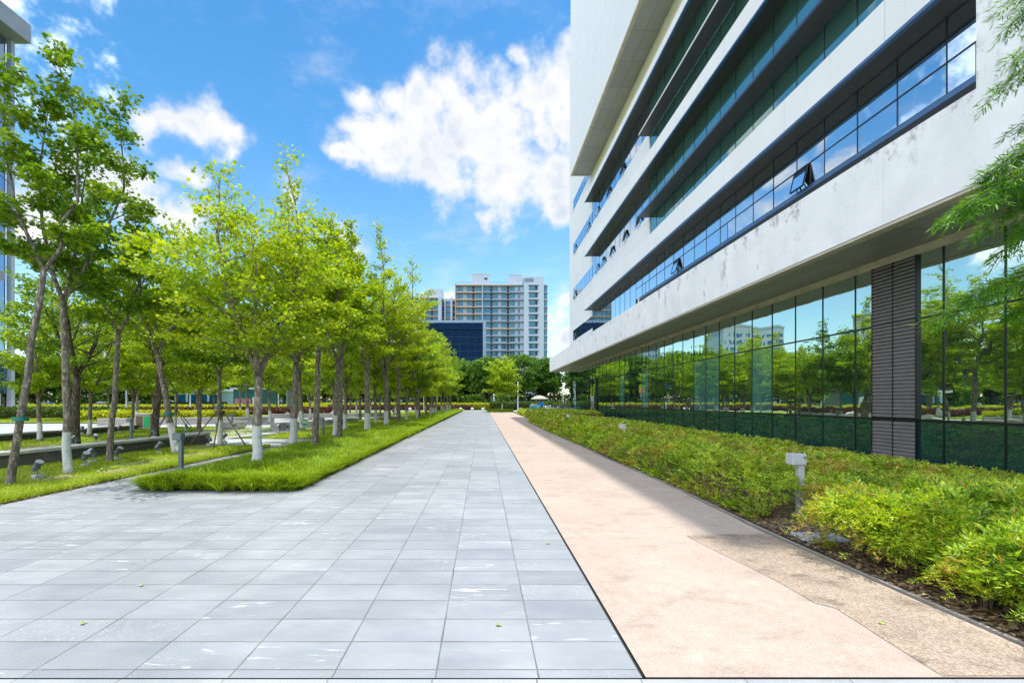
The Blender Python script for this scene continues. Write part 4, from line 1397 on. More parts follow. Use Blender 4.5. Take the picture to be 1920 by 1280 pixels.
def sprays(P, D, L, rs, pairs=5, ll=0.05, shape=None, droop=0.15, width=0.3, fan=.85):
    """pinnate sprays: from P along D, leaflets in pairs and one at the tip"""
    n = len(P)
    D = D / (np.linalg.norm(D, axis=1)[:, None] + 1e-9)
    up = np.tile(np.array([0, 0, 1.0]), (n, 1)) + rs.normal(size=(n, 3)) * .3
    S = np.cross(D, up); S /= np.linalg.norm(S, axis=1)[:, None] + 1e-9
    U = np.cross(S, D)
    m = pairs * 2 + 1
    t = np.concatenate([np.repeat((np.arange(pairs) + .6) / pairs * .9, 2), [.97]])
    sg = np.concatenate([np.tile([1, -1], pairs), [0]])
    Lc = (L * np.ones(n))[:, None]
    B = P[:, None, :] + D[:, None, :] * (t[None, :] * Lc)[:, :, None] - np.array([0, 0, 1.0])[None, None, :] * (t[None, :] ** 2 * Lc * droop)[:, :, None]
    dl = D[:, None, :] * (1 - .35 * abs(sg))[None, :, None] + S[:, None, :] * (sg * fan)[None, :, None] + rs.normal(size=(n, m, 3)) * .22
    dl[:, :, 2] -= .08
    dl /= np.linalg.norm(dl, axis=2)[:, :, None]
    nn = U[:, None, :] + rs.normal(size=(n, m, 3)) * .35
    ss = np.cross(dl, nn); ss /= np.linalg.norm(ss, axis=2)[:, :, None] + 1e-9
    sz_ = ll * rs.uniform(.7, 1.25, size=(n, m, 1))
    V = np.zeros((n, m, 4, 3))
    V[:, :, 0] = B
    V[:, :, 1] = B + dl * sz_ * .42 + ss * sz_ * width * .5
    V[:, :, 2] = B + dl * sz_
    V[:, :, 3] = B + dl * sz_ * .42 - ss * sz_ * width * .5
    V = V.reshape(-1, 3)
    q = n * m
    return V, np.arange(q * 4), np.full(q, 4)

def join_np(parts):
    Vs, Ls, Ss, off = [], [], [], 0
    for V, l, s in parts:
        Vs.append(V); Ls.append(l + off); Ss.append(s); off += len(V)
    return np.concatenate(Vs), np.concatenate(Ls), np.concatenate(Ss)

def vnoise(x, y, s, seed=0):
    """cheap smooth 2-D noise, about -1..1"""
    r = np.random.RandomState(seed)
    o = np.zeros_like(x)
    for k in range(6):
        a = r.uniform(0, 2 * math.pi); f = s * (1.0 + .55 * k); ph = r.uniform(0, 6.28)
        o += np.sin((x * math.cos(a) + y * math.sin(a)) * f + ph + 1.3 * np.sin(y * f * .43 + k)) / (1 + .45 * k)
    return o / 2.6

# ------------------------------------------------------------------ lawns
rs = np.random.RandomState(5)
def mound_z(x, y):
    # the sedge island swells gently away from its edges
    e = np.minimum(np.minimum((x + 6.1) / .7, (-3.4 - x) / .7), (y - 7.8) / .8)
    return .015 + .14 * np.clip(e, 0, 1) ** .7 + .02 * vnoise(x, y, 1.2, 3)
def grid_sheet(name, x0, x1, y0, y1, nx, ny, zf, mat):
    xs_, ys_ = np.meshgrid(np.linspace(x0, x1, nx), np.linspace(y0, y1, ny))
    z = zf(xs_, ys_)
    V = np.stack([xs_.ravel(), ys_.ravel(), z.ravel()], axis=1)
    i = np.arange((ny - 1) * nx).reshape(ny - 1, nx)[:, :-1].ravel()
    lo = np.stack([i, i + 1, i + nx + 1, i + nx], axis=1).ravel()
    return np_mesh(name, V, lo, np.full(len(i), 4), mat, smooth=True)
tag(grid_sheet('lawn', -6.08, -3.33, 7.83, 72, 24, 300, mound_z, M['turf']), kind='structure')
tag(grid_sheet('lawn', -11.5, -7.47, 2.5, 15.38, 20, 60, lambda x, y: .02 + .03 * np.clip((-7.45 - x) / .5, 0, 1) + .012 * vnoise(x, y, 1.5, 8), M['turf']), kind='structure')
tag(grid_sheet('lawn', -19.0, -11.5, 5, 27, 30, 60, lambda x, y: -.012 + .008 * vnoise(x, y, 1.5, 9) + 0 * x, M['turf']), kind='structure')
tag(grid_sheet('lawn', -9.3, -6.12, 18.55, 72, 20, 120, lambda x, y: .02 + .06 * np.clip((y - 18.5) / 1.0, 0, 1) + .02 * vnoise(x, y, 1.0, 10), M['turf']), kind='structure')
tag(sheet('lawn', [(-9.9, 46.02), (-9.31, 46.02), (-9.31, 72), (-24, 72), (-60, 72), (-60, 46.02)], .03, M['turf']), kind='structure')
tag(sheet('lawn', [(-70, 31.0), (-24.05, 31.9), (-24.05, 46.0), (-70, 46.0)], .03, M['turf']), kind='structure')

def scatter(x0, x1, y0, y1, n, yk=1.0):
    """more points near y0"""
    u = rs.uniform(0, 1, n)
    y = y0 * (y1 / y0) ** (u ** yk)
    return rs.uniform(x0, x1, n), y

# sedge island: long arching blades, leaning out over the paving at the edges
def sedge():
    parts = []
    n = 46000
    x, y = scatter(-6.12, -3.36, 7.8, 72, n)
    keep = ~((y > 15.2) & (y < 18.5) & (x < -6.0))
    x, y = x[keep], y[keep]
    z = mound_z(x, y)
    clump = vnoise(x * 2.2, y * 2.2, 2.6, 4)
    sc = np.clip(y / 12.0, 1, 4.5)
    h = (.20 + .09 * clump) * rs.uniform(.6, 1.25, len(x)) * np.clip(.85 + .15 * sc, 1, 1.5)
    w = .0105 * sc * rs.uniform(.7, 1.3, len(x))
    az = 2.2 * clump + vnoise(x, y, 1.1, 6) * 3 + rs.uniform(-.9, .9, len(x))
    lean = rs.uniform(.3, 1.15, len(x))
    parts.append(blades_dir(x, y, z, h, w, lean, az, rs))
    # edge fringe: right side over the pavement, front side towards the viewer
    n = 15000
    y2 = 7.8 * (72 / 7.8) ** rs.uniform(0, 1, n)
    x2 = -3.36 - np.abs(rs.normal(0, .10, n)) + .05 * vnoise(y2, y2, 1.5, 2)
    parts.append(blades_dir(x2, y2, mound_z(x2, y2), .26 * rs.uniform(.6, 1.25, n) * np.clip(y2 / 25, 1, 1.6), .0115 * np.clip(y2 / 12, 1, 4.5), rs.uniform(.6, 1.1, n), rs.normal(0, .7, n), rs))
    n = 4000
    x3 = rs.uniform(-6.15, -3.4, n)
    y3 = 7.8 + np.abs(rs.normal(0, .16, n))
    parts.append(blades_dir(x3, y3, mound_z(x3, y3), .34 * rs.uniform(.6, 1.25, n), rs.uniform(.008, .016, n), rs.uniform(.55, 1.25, n), -math.pi / 2 + rs.normal(0, .75, n) + .5 * vnoise(x3 * 3, y3, 2.0, 3), rs))
    n = 8000
    y4 = rs.uniform(7.8, 15, n); x4 = -6.1 + np.abs(rs.normal(0, .1, n))
    parts.append(blades_dir(x4, y4, mound_z(x4, y4), .26 * rs.uniform(.6, 1.2, n), np.full(n, .009), rs.uniform(.5, 1.1, n), math.pi + rs.normal(0, .7, n), rs))
    # tussocks: blades fanning out of one crown
    def tufts(cx_, cy_, nb, ln):
        m_ = len(cx_)
        a = rs.uniform(0, 2 * math.pi, (m_, nb)); rr0 = rs.uniform(0, .05, (m_, nb))
        lean_ = rs.uniform(.25, 1.45, (m_, nb)); bias = rs.uniform(0, 6.28, (m_, 1))
        a = a + .5 * np.sin(a - bias)
        x_ = (cx_[:, None] + np.cos(a) * rr0).ravel(); y_ = (cy_[:, None] + np.sin(a) * rr0).ravel()
        hh_ = (ln * rs.uniform(.75, 1.2, (m_, 1)) * rs.uniform(.7, 1.1, (m_, nb))).ravel()
        return blades_dir(x_, y_, mound_z(x_, y_), hh_, rs.uniform(.007, .014, m_ * nb) * np.clip(y_ / 13, 1, 2), lean_.ravel(), a.ravel(), rs)
    n = 900
    tx, ty = rs.uniform(-6.1, -3.35, n), 7.8 * (26 / 7.8) ** rs.uniform(0, 1, n)
    k_ = ~((ty > 15.2) & (ty < 18.5) & (tx < -6.0))
    parts.append(tufts(tx[k_], ty[k_], 46, .24))
    n = 58
    parts.append(tufts(np.linspace(-6.12, -3.42, n) + rs.normal(0, .05, n), 7.80 + rs.normal(0, .06, n), 70, .36))
    n = 150
    ey = 7.8 * (30 / 7.8) ** np.linspace(0, 1, n)
    parts.append(tufts(-3.40 + rs.normal(0, .045, n), ey, 60, .27))
    V, l, s = join_np(parts)
    tag(np_mesh('sedge_grass', V, l, s, M['grass']), 'long arching sedge grass on the tree island along the grey pavement', 'grass', kind='stuff')
sedge()

BARE = [(-8.55, 10.8, .55, .9), (-8.7, 8.75, .55, .38), (-8.35, 12.6, .4, .5), (-8.1, 9.6, .3, .35), (-9.4, 14.2, .5, .5)]
def lawn_grass():
    parts = []
    bx, by = [], []
    for (ax_, ay_, rx_, ry_) in BARE:
        k = 420; bx.append(ax_ + rs.normal(0, rx_ * .5, k)); by.append(ay_ + rs.normal(0, ry_ * .5, k))
    bx, by = np.concatenate(bx), np.concatenate(by)
    V, l, s = leaf_cloud(np.stack([bx, by, np.full(len(bx), .055) + rs.uniform(0, .02, len(bx))], axis=1), .055, 'lance', rs, 2.0)
    tag(np_mesh('straw_patches', V, l, s, M['straw']), 'dry straw and dead leaves on the bare patches of the near lawn', 'straw', kind='stuff')
    n = 2600
    ex = np.concatenate([-7.45 + rs.normal(-.02, .05, n // 2), -3.36 + np.abs(rs.normal(0, .06, n - n // 2))])
    ey = 5.5 * (26 / 5.5) ** rs.uniform(0, 1, n)
    ok = (ex < -5) | (ey > 7.9)
    V, l, s = leaf_cloud(np.stack([ex[ok], ey[ok], np.full(ok.sum(), .008) + rs.uniform(0, .02, ok.sum())], axis=1), .035, 'lobe', rs, 2.2)
    tag(np_mesh('leaf_litter', V, l, s, M['litter']), 'small dry leaves gathered along the lawn edges of the grey pavement', 'leaf litter', kind='stuff')
    def patch(x0, x1, y0, y1, n, h, w, zf, skip=None):
        x, y = scatter(x0, x1, y0, y1, n)
        k = vnoise(x, y, .9, 12)
        keep = k > rs.uniform(-.95, .30, len(x)) - .12
        for (ax_, ay_, rx_, ry_) in BARE: keep &= ((x - ax_) / rx_) ** 2 + ((y - ay_) / ry_) ** 2 > 1 + .5 * vnoise(x * 3, y * 3, 1.5, 4) + rs.normal(0, .25, len(x))
        if skip is not None: keep &= ~skip(x, y)
        x, y, k = x[keep], y[keep], k[keep]
        sc = np.clip(y / 10.0, 1, 4)
        parts.append(blades(x, y, zf(x, y), h * rs.uniform(.5, 1.3, len(x)) * (1 + .25 * k) * np.clip(.8 + .2 * sc, 1, 1.5), w * sc, rs.uniform(.2, .9, len(x)), rs))
    flat = lambda z: (lambda x, y: np.full(len(x), z))
    patch(-10.9, -7.5, 6.2, 15.35, 70000, .085, .007, flat(.035))
    patch(-7.62, -7.44, 5.5, 15.35, 9000, .10, .007, flat(.02))
    patch(-19.0, -11.2, 12, 27, 32000, .085, .008, flat(-.02), lambda x, y: (y > 15.4) & (y < 18.7) & (x > -14) | ((x > -16) & (x < -14.0)))
    patch(-9.3, -6.1, 18.5, 60, 30000, .13, .009, flat(.06))
    patch(-40, -24, 32, 46, 9000, .12, .010, flat(.03))
    V, l, s = join_np(parts)
    tag(np_mesh('lawn_grass', V, l, s, M['lawn_blades']), 'short yellow green lawn grass under the left-hand trees', 'grass', kind='stuff')
lawn_grass()

# ------------------------------------------------------------------ nandina bed on the right
def bed_h(x, y):
    e = np.clip((x - 3.62) / .45, 0, 1) ** .6
    far = np.clip((10.7 - x) / 6.0, 0, 1)
    base = .13 + .42 * far
    return e * base * (1 + .34 * vnoise(x, y, 1.9, 21) + .34 * vnoise(x, y, 5.0, 22))

def nandina_bed():
    parts = []
    N = 38000
    y = 4.0 * (36 / 4.0) ** rs.uniform(0, 1, N)
    x = 3.62 + 6.85 * rs.uniform(0, 1, N) ** 1.1
    gap = (y < 5.0 + .4 * np.sin(x * 3)) & (x < 5.6)
    gap |= ((y > 4.7) & (y < 5.75) & (x < 4.25))
    keep = ~gap & ~((y > 33.8) & (x < 4.2)) & (bed_h(x, y) > .05)
    x, y = x[keep], y[keep]
    hh = bed_h(x, y)
    depth = rs.uniform(0, 1, len(x)) ** 2.2
    front = x < 4.2
    z = hh * np.where(front, rs.uniform(.35, 1.0, len(x)), 1 - .45 * depth) - .05
    # sprays rise from the mass and lean a little to the light of the path
    a = rs.uniform(0, 2 * math.pi, len(x))
    D = np.stack([np.cos(a) * .8 - np.where(front, .8, .15), np.sin(a) * .8, rs.uniform(.1, .8, len(x))], axis=1)
    sc = np.clip(y / 8.0, 1, 3.2)
    P = np.stack([x, y, np.maximum(z, .05)], axis=1)
    for lo_, hi_ in ((0, 8), (8, 14), (14, 22), (22, 40)):
        k = (y >= lo_) & (y < hi_)
        if k.sum() == 0: continue
        s_ = float(np.clip((lo_ + hi_) / 2 / 8.0, 1, 3.0)) if lo_ else 1.0
        parts.append(sprays(P[k], D[k], .13 * s_ ** .6, rs, pairs=5 if lo_ == 0 else (4 if lo_ == 8 else 3), ll=.050 * s_, width=.30 + .05 * s_))
    V, l, s = join_np(parts)
    tag(np_mesh('nandina_planting', V, l, s, M['nandina']), 'low green and reddish nandina planting filling the long bed between path and glass wall', 'shrub planting', kind='stuff')
    # dry leaves lying on the open soil
    n = 5200
    lx = 3.58 + np.abs(rs.normal(0, .55, n)); ly = 1.9 * (14 / 1.9) ** rs.uniform(0, 1, n)
    V, l, s = leaf_cloud(np.stack([lx, ly, np.full(n, .022) + rs.uniform(0, .012, n)], axis=1), .045, 'lobe', rs, 2.2)
    tag(np_mesh('leaf_litter', V, l, s, M['litter']), 'dry brown leaves scattered on the soil of the planting bed', 'leaf litter', kind='stuff')
    # woody stems showing along the open front
    st = MB()
    rr = random.Random(8)
    for i in range(420):
        y = 5.6 * (33 / 5.6) ** rr.random()
        x = 3.66 + abs(rr.gauss(0, .28))
        if 4.7 < y < 5.7 and x < 4.2: continue
        h = .28 + .12 * rr.random()
        st.tube([(x, y, 0), (x + rr.uniform(-.08, .05), y + rr.uniform(-.06, .06), h * .5), (x + rr.uniform(-.16, .08), y + rr.uniform(-.12, .12), h)], [.008, .006, .003], 4, cap=False)
    tag(st.build('nandina_stems', M['stem']), 'thin brown woody stems under the front edge of the nandina planting', 'shrub stems', kind='stuff')
nandina_bed()

def nandina_shrub(seed, H, R_, nsp):
    rr = random.Random(seed); rr2 = np.random.RandomState(seed)
    root = thing('nandina_shrub', 'x', 'shrub')
    st = MB(); ends = []
    for i in range(11):
        a = i * 2.399; r = R_ * rr.uniform(.15, .75)
        b0 = (math.cos(a) * .07 * rr.random(), math.sin(a) * .07 * rr.random(), 0)
        m1 = (math.cos(a) * r * .35, math.sin(a) * r * .35, H * .45)
        e = (math.cos(a) * r, math.sin(a) * r, H * rr.uniform(.62, .85))
        st.tube([b0, m1, e], [.011, .008, .004], 5, cap=False)
        ends.append(e)
        for q in range(3):
            a2 = a + rr.uniform(-1.2, 1.2)
            e2 = (m1[0] + math.cos(a2) * R_ * .45, m1[1] + math.sin(a2) * R_ * .45, H * rr.uniform(.5, .95))
            st.tube([m1, e2], [.005, .002], 4, cap=False); ends.append(e2)
    st.build('stems', M['stem'], root)
    E = np.array(ends)
    li = rr2.randint(0, len(E), nsp)
    P = E[li] + rr2.normal(size=(nsp, 3)) * np.array([.13, .13, .055]) * (R_ / .5)
    # keep a domed top and an open foot
    rad_ = np.sqrt(P[:, 0] ** 2 + P[:, 1] ** 2) / R_
    top = H * np.clip(1.02 - .42 * rad_ ** 2, .3, 1.0)
    P[:, 2] = np.clip(P[:, 2], .16, None); P[:, 2] = np.minimum(P[:, 2], top)
    D = np.stack([P[:, 0] / R_ + rr2.normal(0, .5, nsp), P[:, 1] / R_ + rr2.normal(0, .5, nsp), rr2.uniform(.0, .6, nsp)], axis=1)
    V, l, s = sprays(P, D, .15, rr2, pairs=5, ll=.060, width=.28, droop=.35)
    np_mesh('foliage', V, l, s, M['nandina'], root)
    return root
shrubs = [nandina_shrub(101, .56, .52, 1100), nandina_shrub(102, .50, .46, 900), nandina_shrub(103, .62, .55, 1150)]
SH = [
    (3, 4.02, 4.38, .86, 'bright nandina shrub with twin bare stems, beside the stone slab'),
    (1, 4.45, 4.05, .92, 'sunlit nandina shrub second from the box lamp along the near bed edge'),
    (2, 4.30, 3.68, .80, 'low leaning nandina shrub third from the box lamp along the near bed edge'),
    (1, 4.85, 4.45, 1.0, 'tall sunlit nandina shrub behind the twin-stemmed one'),
    (3, 5.20, 4.02, .98, 'yellow green nandina shrub in the second rank of the sunlit clump'),
    (1, 5.60, 4.60, 1.0, 'nandina shrub in the third rank where sun meets the building shade'),
    (2, 4.28, 3.12, .98, 'largest nandina shrub at the right edge with dry litter under it'),
    (3, 4.92, 3.45, .95, 'nandina shrub behind the largest one at the right edge'),
    (1, 5.75, 3.75, 1.0, 'nandina shrub at the right edge, furthest from the path in the sunlit clump'),
    (2, 4.45, 2.62, .9, 'nearest nandina shrub, cut by the lower right edge of the view'),
    (1, 3.98, 3.30, .52, 'small nandina sprout leaning over the litter beside the largest shrub'),
    (3, 4.05, 3.95, .55, 'small nandina sprout between the stone slab and the leaning shrub'),
    (2, 3.95, 2.72, .50, 'small nandina sprout on the litter at the lower right corner'),
    (2, 6.25, 4.40, 1.02, 'reddish topped nandina shrub at the right edge below the glass'),
]
used = set()
for i, (k, x, y, s_, lab) in enumerate(SH):
    if k not in used:
        o = shrubs[k - 1]; used.add(k)
        o.location = (x - .14, y, 0.01); o.rotation_euler = (0, 0, i * 1.3); o.scale = (s_ * .96, s_ * .96, s_ * 1.24); o['label'] = lab; o['group'] = 'nandina shrubs at the near end of the bed'
    else:
        place_copy(shrubs[k - 1], (x - .14, y, .01), i * 1.3, lab, (s_ * .96, s_ * .96, s_ * 1.24), 'nandina shrubs at the near end of the bed')

# ------------------------------------------------------------------ clipped hedges
def hedge(label, x0, x1, y0, y1, h, matn, n, leaf, rnd=.05, z0=0.0, seed=1, name='clipped_hedge', group=None):
    r = np.random.RandomState(seed)
    w, d = x1 - x0, y1 - y0
    A = np.array([w * d, w * h, w * h, d * h, d * h]); f = r.choice(5, size=n, p=A / A.sum())
    u, v = r.uniform(0, 1, n), r.uniform(0, 1, n)
    P = np.zeros((n, 3))
    P[:, 0] = np.where(f == 3, x0, np.where(f == 4, x1, x0 + u * w))
    P[:, 1] = np.where(f == 1, y0, np.where(f == 2, y1, np.where(f == 0, y0 + v * d, y0 + u * d)))
    P[:, 2] = np.where(f == 0, h, v * h)
    dirs = np.array([[0, 0, 1], [0, -1, 0], [0, 1, 0], [-1, 0, 0], [1, 0, 0]], dtype=float)[f]
    P += dirs * (r.uniform(-1.6, .7, n) * rnd * (1 + .8 * vnoise(P[:, 0], P[:, 1], 1.6, seed)))[:, None]
    P += r.normal(size=(n, 3)) * rnd * .5
    P[:, 2] = np.maximum(P[:, 2], .02) + z0
    V, l, s = leaf_cloud(P, leaf, 'diamond', r, .5, dirs)
    c = ((x0 + x1) / 2, (y0 + y1) / 2, z0)
    root = thing(name, label, 'hedge', c, group=group)
    np_mesh('foliage', V - np.array(c), l, s, M[matn], root)
    b = MB(c); b.box(x0 + rnd * 1.5, x1 - rnd * 1.5, y0 + rnd * 1.5, y1 - rnd * 1.5, z0, z0 + h - rnd * 2); b.build('inner_twigs', M['stem'], root)
    return root
hedge('clipped green hedge block along the pink path beyond the long nandina bed', 4.4, 10.2, 37.2, 53.5, .62, 'nandina', 16000, .14, .07, seed=3)
hedge('bright golden hedge on the lawn beyond the plaza on the left', -31.5, -19.5, 33.5, 36.0, .70, 'gold_hedge', 15000, .16, .09, seed=4)
hedge('pale green low hedge in front of the pink podium wall', -46, -33, 38, 40.5, .9, 'box_hedge', 7000, .18, .08, seed=5)
hedge('dark red hedge behind the golden hedge', -40, -17, 50, 53, .7, 'red_hedge', 9000, .2, .08, seed=6)
hedge('thin green hedge strip behind the red hedge on the left', -64, -22, 60, 61.5, 1.0, 'gold_hedge', 8000, .22, .08, seed=7)
hedge('dark red hedge bordering the road behind the end of the pavement', -34, -2.4, 77.0, 78.6, .75, 'red_hedge', 11000, .2, .08, seed=8)
hedge('green topped hedge between the red hedge and the road', -34, 1.0, 79.2, 80.6, 1.15, 'gold_hedge', 11000, .22, .08, seed=9)
hedge('dark green hedge behind the white lamp post', 1.4, 12.5, 77.2, 80.0, 1.35, 'box_hedge', 9000, .2, .09, seed=10)
hedge('dark green hedge behind the parked scooters', 13.2, 32, 77.2, 80.0, 1.2, 'box_hedge', 8000, .2, .09, seed=11)

# small round island at the end of the pavement
isl = MB(); isl.lathe([(2.0, -.02), (1.95, .10), (1.3, .24), (.3, .28), (.02, .28)], (2.6, 64.5, 0), 28)
tag(isl.build('tree_island', M['turf']), kind='structure')
n = 9000
aa = rs.uniform(0, 6.283, n); ra = 2.0 * np.sqrt(rs.uniform(0, 1, n))
V, l, s = blades(2.6 + ra * np.cos(aa), 64.5 + ra * np.sin(aa), .26 - .06 * ra, .30 * rs.uniform(.6, 1.2, n), np.full(n, .035), rs.uniform(.3, 1, n), rs)
tag(np_mesh('island_grass', V, l, s, M['grass']), 'round cushion of green grass under the small tree at the pavement end', 'grass', kind='stuff')
# ------------------------------------------------------------------ the trees one can tell apart
TG = 'young maple trees on the lawns left of the pavement'
def T(label, x, y, seed, H, clear, rad, stems, lean, r0, nleaf, barkm='bark', **kw):
    return make_tree('maple_tree', label, seed, H, clear, rad, stems, lean, r0, nleaf=nleaf, barkm=barkm, loc=(x, y, kw.pop('z', .02)), group=TG, **kw)

slim = lambda t: (.75 + .5 * t if t < .2 else .88 * (1 - (t - .2) / .8) ** .5)
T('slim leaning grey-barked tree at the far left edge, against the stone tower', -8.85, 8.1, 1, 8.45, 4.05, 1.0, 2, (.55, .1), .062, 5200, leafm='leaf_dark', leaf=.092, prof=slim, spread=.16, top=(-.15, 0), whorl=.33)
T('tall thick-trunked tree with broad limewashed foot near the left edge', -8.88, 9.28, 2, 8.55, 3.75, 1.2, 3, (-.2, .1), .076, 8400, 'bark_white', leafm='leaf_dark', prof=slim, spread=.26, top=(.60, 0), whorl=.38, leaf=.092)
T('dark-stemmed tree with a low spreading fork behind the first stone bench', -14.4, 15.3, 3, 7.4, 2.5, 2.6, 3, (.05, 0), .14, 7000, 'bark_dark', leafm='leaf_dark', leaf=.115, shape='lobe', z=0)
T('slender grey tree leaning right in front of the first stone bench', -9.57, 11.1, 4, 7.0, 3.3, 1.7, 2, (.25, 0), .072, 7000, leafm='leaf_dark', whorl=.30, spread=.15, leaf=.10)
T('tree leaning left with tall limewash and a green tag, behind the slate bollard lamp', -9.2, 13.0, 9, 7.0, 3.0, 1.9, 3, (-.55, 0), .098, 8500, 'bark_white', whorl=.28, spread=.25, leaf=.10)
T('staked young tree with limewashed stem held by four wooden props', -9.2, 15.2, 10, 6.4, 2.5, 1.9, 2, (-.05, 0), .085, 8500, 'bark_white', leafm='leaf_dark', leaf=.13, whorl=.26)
wide = lambda t: (.8 + 1.2 * t if t < .2 else 1.05 * (1 - (t - .2) / .8) ** 1.3)
T('big bright tree with a forked trunk near the front of the sedge island', -5.13, 9.84, 13, 7.35, 2.05, 2.05, 5, (.02, .05), .112, 17000, 'bark_white', prof=wide, spread=.27, whorl=.27, z=.12, kink=.02, leaf=.088)
T('tree with peeling limewash and brown streak, second on the sedge island', -6.4, 14.6, 14, 8.0, 2.75, 2.0, 3, (.12, 0), .125, 9500, 'bark_white', leaf=.11, whorl=.28, z=.1, shape='lobe')
T('straight grey tree, third on the sedge island, beside the peeling one', -5.2, 13.4, 15, 7.3, 3.0, 1.7, 2, (.12, 0), .098, 8500, leaf=.105, whorl=.27, z=.13, spread=.2)
T('limewashed tree close behind the straight grey one on the sedge island', -6.1, 18.0, 16, 8.6, 3.1, 2.0, 2, (.1, 0), .13, 11000, 'bark_white', leaf=.115, shape='lobe', z=.1)
T('grey tree overlapping the limewashed one, fifth on the sedge island', -5.37, 16.2, 17, 8.3, 3.2, 1.9, 2, (.1, 0), .10, 10500, leaf=.11, shape='lobe', z=.13)
T('limewashed tree with dark upper trunk, sixth on the sedge island, tall pointed top', -5.4, 20.3, 18, 10.0, 3.0, 2.1, 3, (-.02, 0), .145, 12000, 'bark_white', leaf=.12, shape='lobe', z=.13, spread=.2)
T('tree whose limbs reach out to the right over the grey pavement', -5.45, 24.5, 19, 9.7, 3.0, 2.9, 4, (.0, 0), .14, 15000, 'bark_white', leaf=.12, shape='lobe', z=.13, spread=.36, top=(.5, 0))
T('dark slim tree right behind the one reaching over the pavement', -5.25, 27.0, 20, 8.6, 3.1, 2.1, 2, (.03, 0), .13, 12000, leaf=.125, shape='lobe', z=.13)
T('brown-trunked tree with pale lower limb between the first and second stone benches', -14.7, 19.4, 8, 7.6, 3.0, 2.4, 3, (.25, 0), .15, 11000, 'bark_dark', leaf=.125, shape='lobe', z=0)

# prototypes for the trees further off
protos = []
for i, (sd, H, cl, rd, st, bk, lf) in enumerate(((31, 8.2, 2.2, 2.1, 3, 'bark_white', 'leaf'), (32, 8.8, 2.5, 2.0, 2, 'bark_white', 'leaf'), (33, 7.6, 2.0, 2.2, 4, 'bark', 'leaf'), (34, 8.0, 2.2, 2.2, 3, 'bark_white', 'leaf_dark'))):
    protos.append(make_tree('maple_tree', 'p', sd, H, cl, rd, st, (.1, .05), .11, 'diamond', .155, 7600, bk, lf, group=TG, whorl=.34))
ordn = ['first', 'second', 'third', 'fourth', 'fifth', 'sixth', 'seventh', 'eighth', 'ninth', 'tenth', 'eleventh', 'twelfth', 'thirteenth', 'fourteenth', 'fifteenth']
rows_ = [
    ('in the pavement edge row past the overhanging one', -5.2, [30.0, 32.8, 35.5, 38.5, 42, 45.5, 49, 53, 57, 61, 65, 69], .35),
    ('in the lawn side row beyond the cross path', -7.4, [23.2, 29, 34.5, 40.5, 47, 54, 62, 70], .5),
    ('in the row beside the end benches of the plaza', -10.3, [24.3, 30.5, 37, 44, 52, 60, 68], .5),
    ('in the row along the light side path', -14.9, [23.0, 30.5, 38, 48, 57, 66], .6),
    ('in the row behind the second stone bench', -18.0, [17.5, 19.9, 22.3, 25.2, 33, 42, 52, 62], .3),
    ('in the row on the lawn of the golden hedge', -25.5, [31.5, 38, 45, 54, 64], .8),
    ('in the row beside the podium of the stone tower', -33.0, [35, 44, 54, 65], 1.0),
    ('in the outer row at the far left', -41, [47, 56, 67], 1.2),
]
rt = random.Random(77)
cnt = 0
first = [True] * len(protos)
for rname, x, ys_, jit in rows_:
    for i, y in enumerate(ys_):
        k = (cnt * 3 + rt.randint(0, 1)) % 4
        if x == -18.0 and i < 4: k = (0, 1, 0, 1)[i]
        sc = rt.uniform(.85, 1.12) * (1.06 if x == -5.2 else 1)
        if x == -18.0 and i < 4: sc = .78
        loc = (x + rt.uniform(-jit, jit) * .6, y, 0.03)
        rz = rt.uniform(0, 6.28)
        lab = '%s maple tree %s' % (ordn[i], rname)
        cnt += 1
        if first[k]:
            o = protos[k]; first[k] = False
            o.location = loc; o.rotation_euler = (0, 0, rz); o.scale = (sc, sc, sc); o['label'] = lab
        else:
            place_copy(protos[k], loc, rz, lab, (sc, sc, sc))

# young tree on the round island
make_tree('young_tree', 'small bright multi-stemmed tree on the round grass island at the end of the pavement', 51, 8.2, 2.0, 2.7, 5, (.05, 0), .12, 'diamond', .24, 8000, 'bark_white', 'leaf',
          loc=(2.9, 64.5, .25), spread=.18, prof=lambda t: (1.0 if t < .3 else 1.05 * (1 - (t - .3) / .7) ** .9))

# dark broadleaved evergreens across the road
BG = 'dark broadleaved trees across the road'
cp = [clump_tree('camphor_tree', 'p', 61, 12.5, 5.6, 26, 11000, .42, group=BG),
      clump_tree('camphor_tree', 'p', 62, 11.0, 5.0, 22, 10000, .42, group=BG, leafm='camphor'),
      clump_tree('camphor_tree', 'p', 63, 13.0, 5.2, 26, 10000, .46, group=BG, leafm='leaf_dark', clear=.28)]
spots = []
for i, x in enumerate(np.arange(-118, 44, 7.4)):
    spots.append((x + rt.uniform(-1.5, 1.5), 100 + rt.uniform(-2.5, 4), 'in the front rank', i))
for i, x in enumerate(np.arange(-130, 50, 10.5)):
    spots.append((x + rt.uniform(-2, 2), 112 + rt.uniform(-2, 4), 'in the rear rank', i))
used3 = set()
nth = lambda i: (ordn + ['sixteenth', 'seventeenth', 'eighteenth', 'nineteenth', 'twentieth', 'twenty-first', 'twenty-second', 'twenty-third'])[i]
for (x, y, rk, i) in spots:
    k = rt.choice((0, 0, 1, 1, 2))
    px = CX + x / y * F
    sc = rt.uniform(.92, 1.1)
    lab = 'dark evergreen across the road, %s from left %s' % (nth(i), rk)
    if k not in used3:
        used3.add(k); o = cp[k]
        o.location = (x, y, -.02); o.rotation_euler = (0, 0, rt.uniform(0, 6.28)); o.scale = (sc, sc, sc); o['label'] = lab
    else:
        place_copy(cp[k], (x, y, -.02), rt.uniform(0, 6.28), lab, (sc, sc, sc))

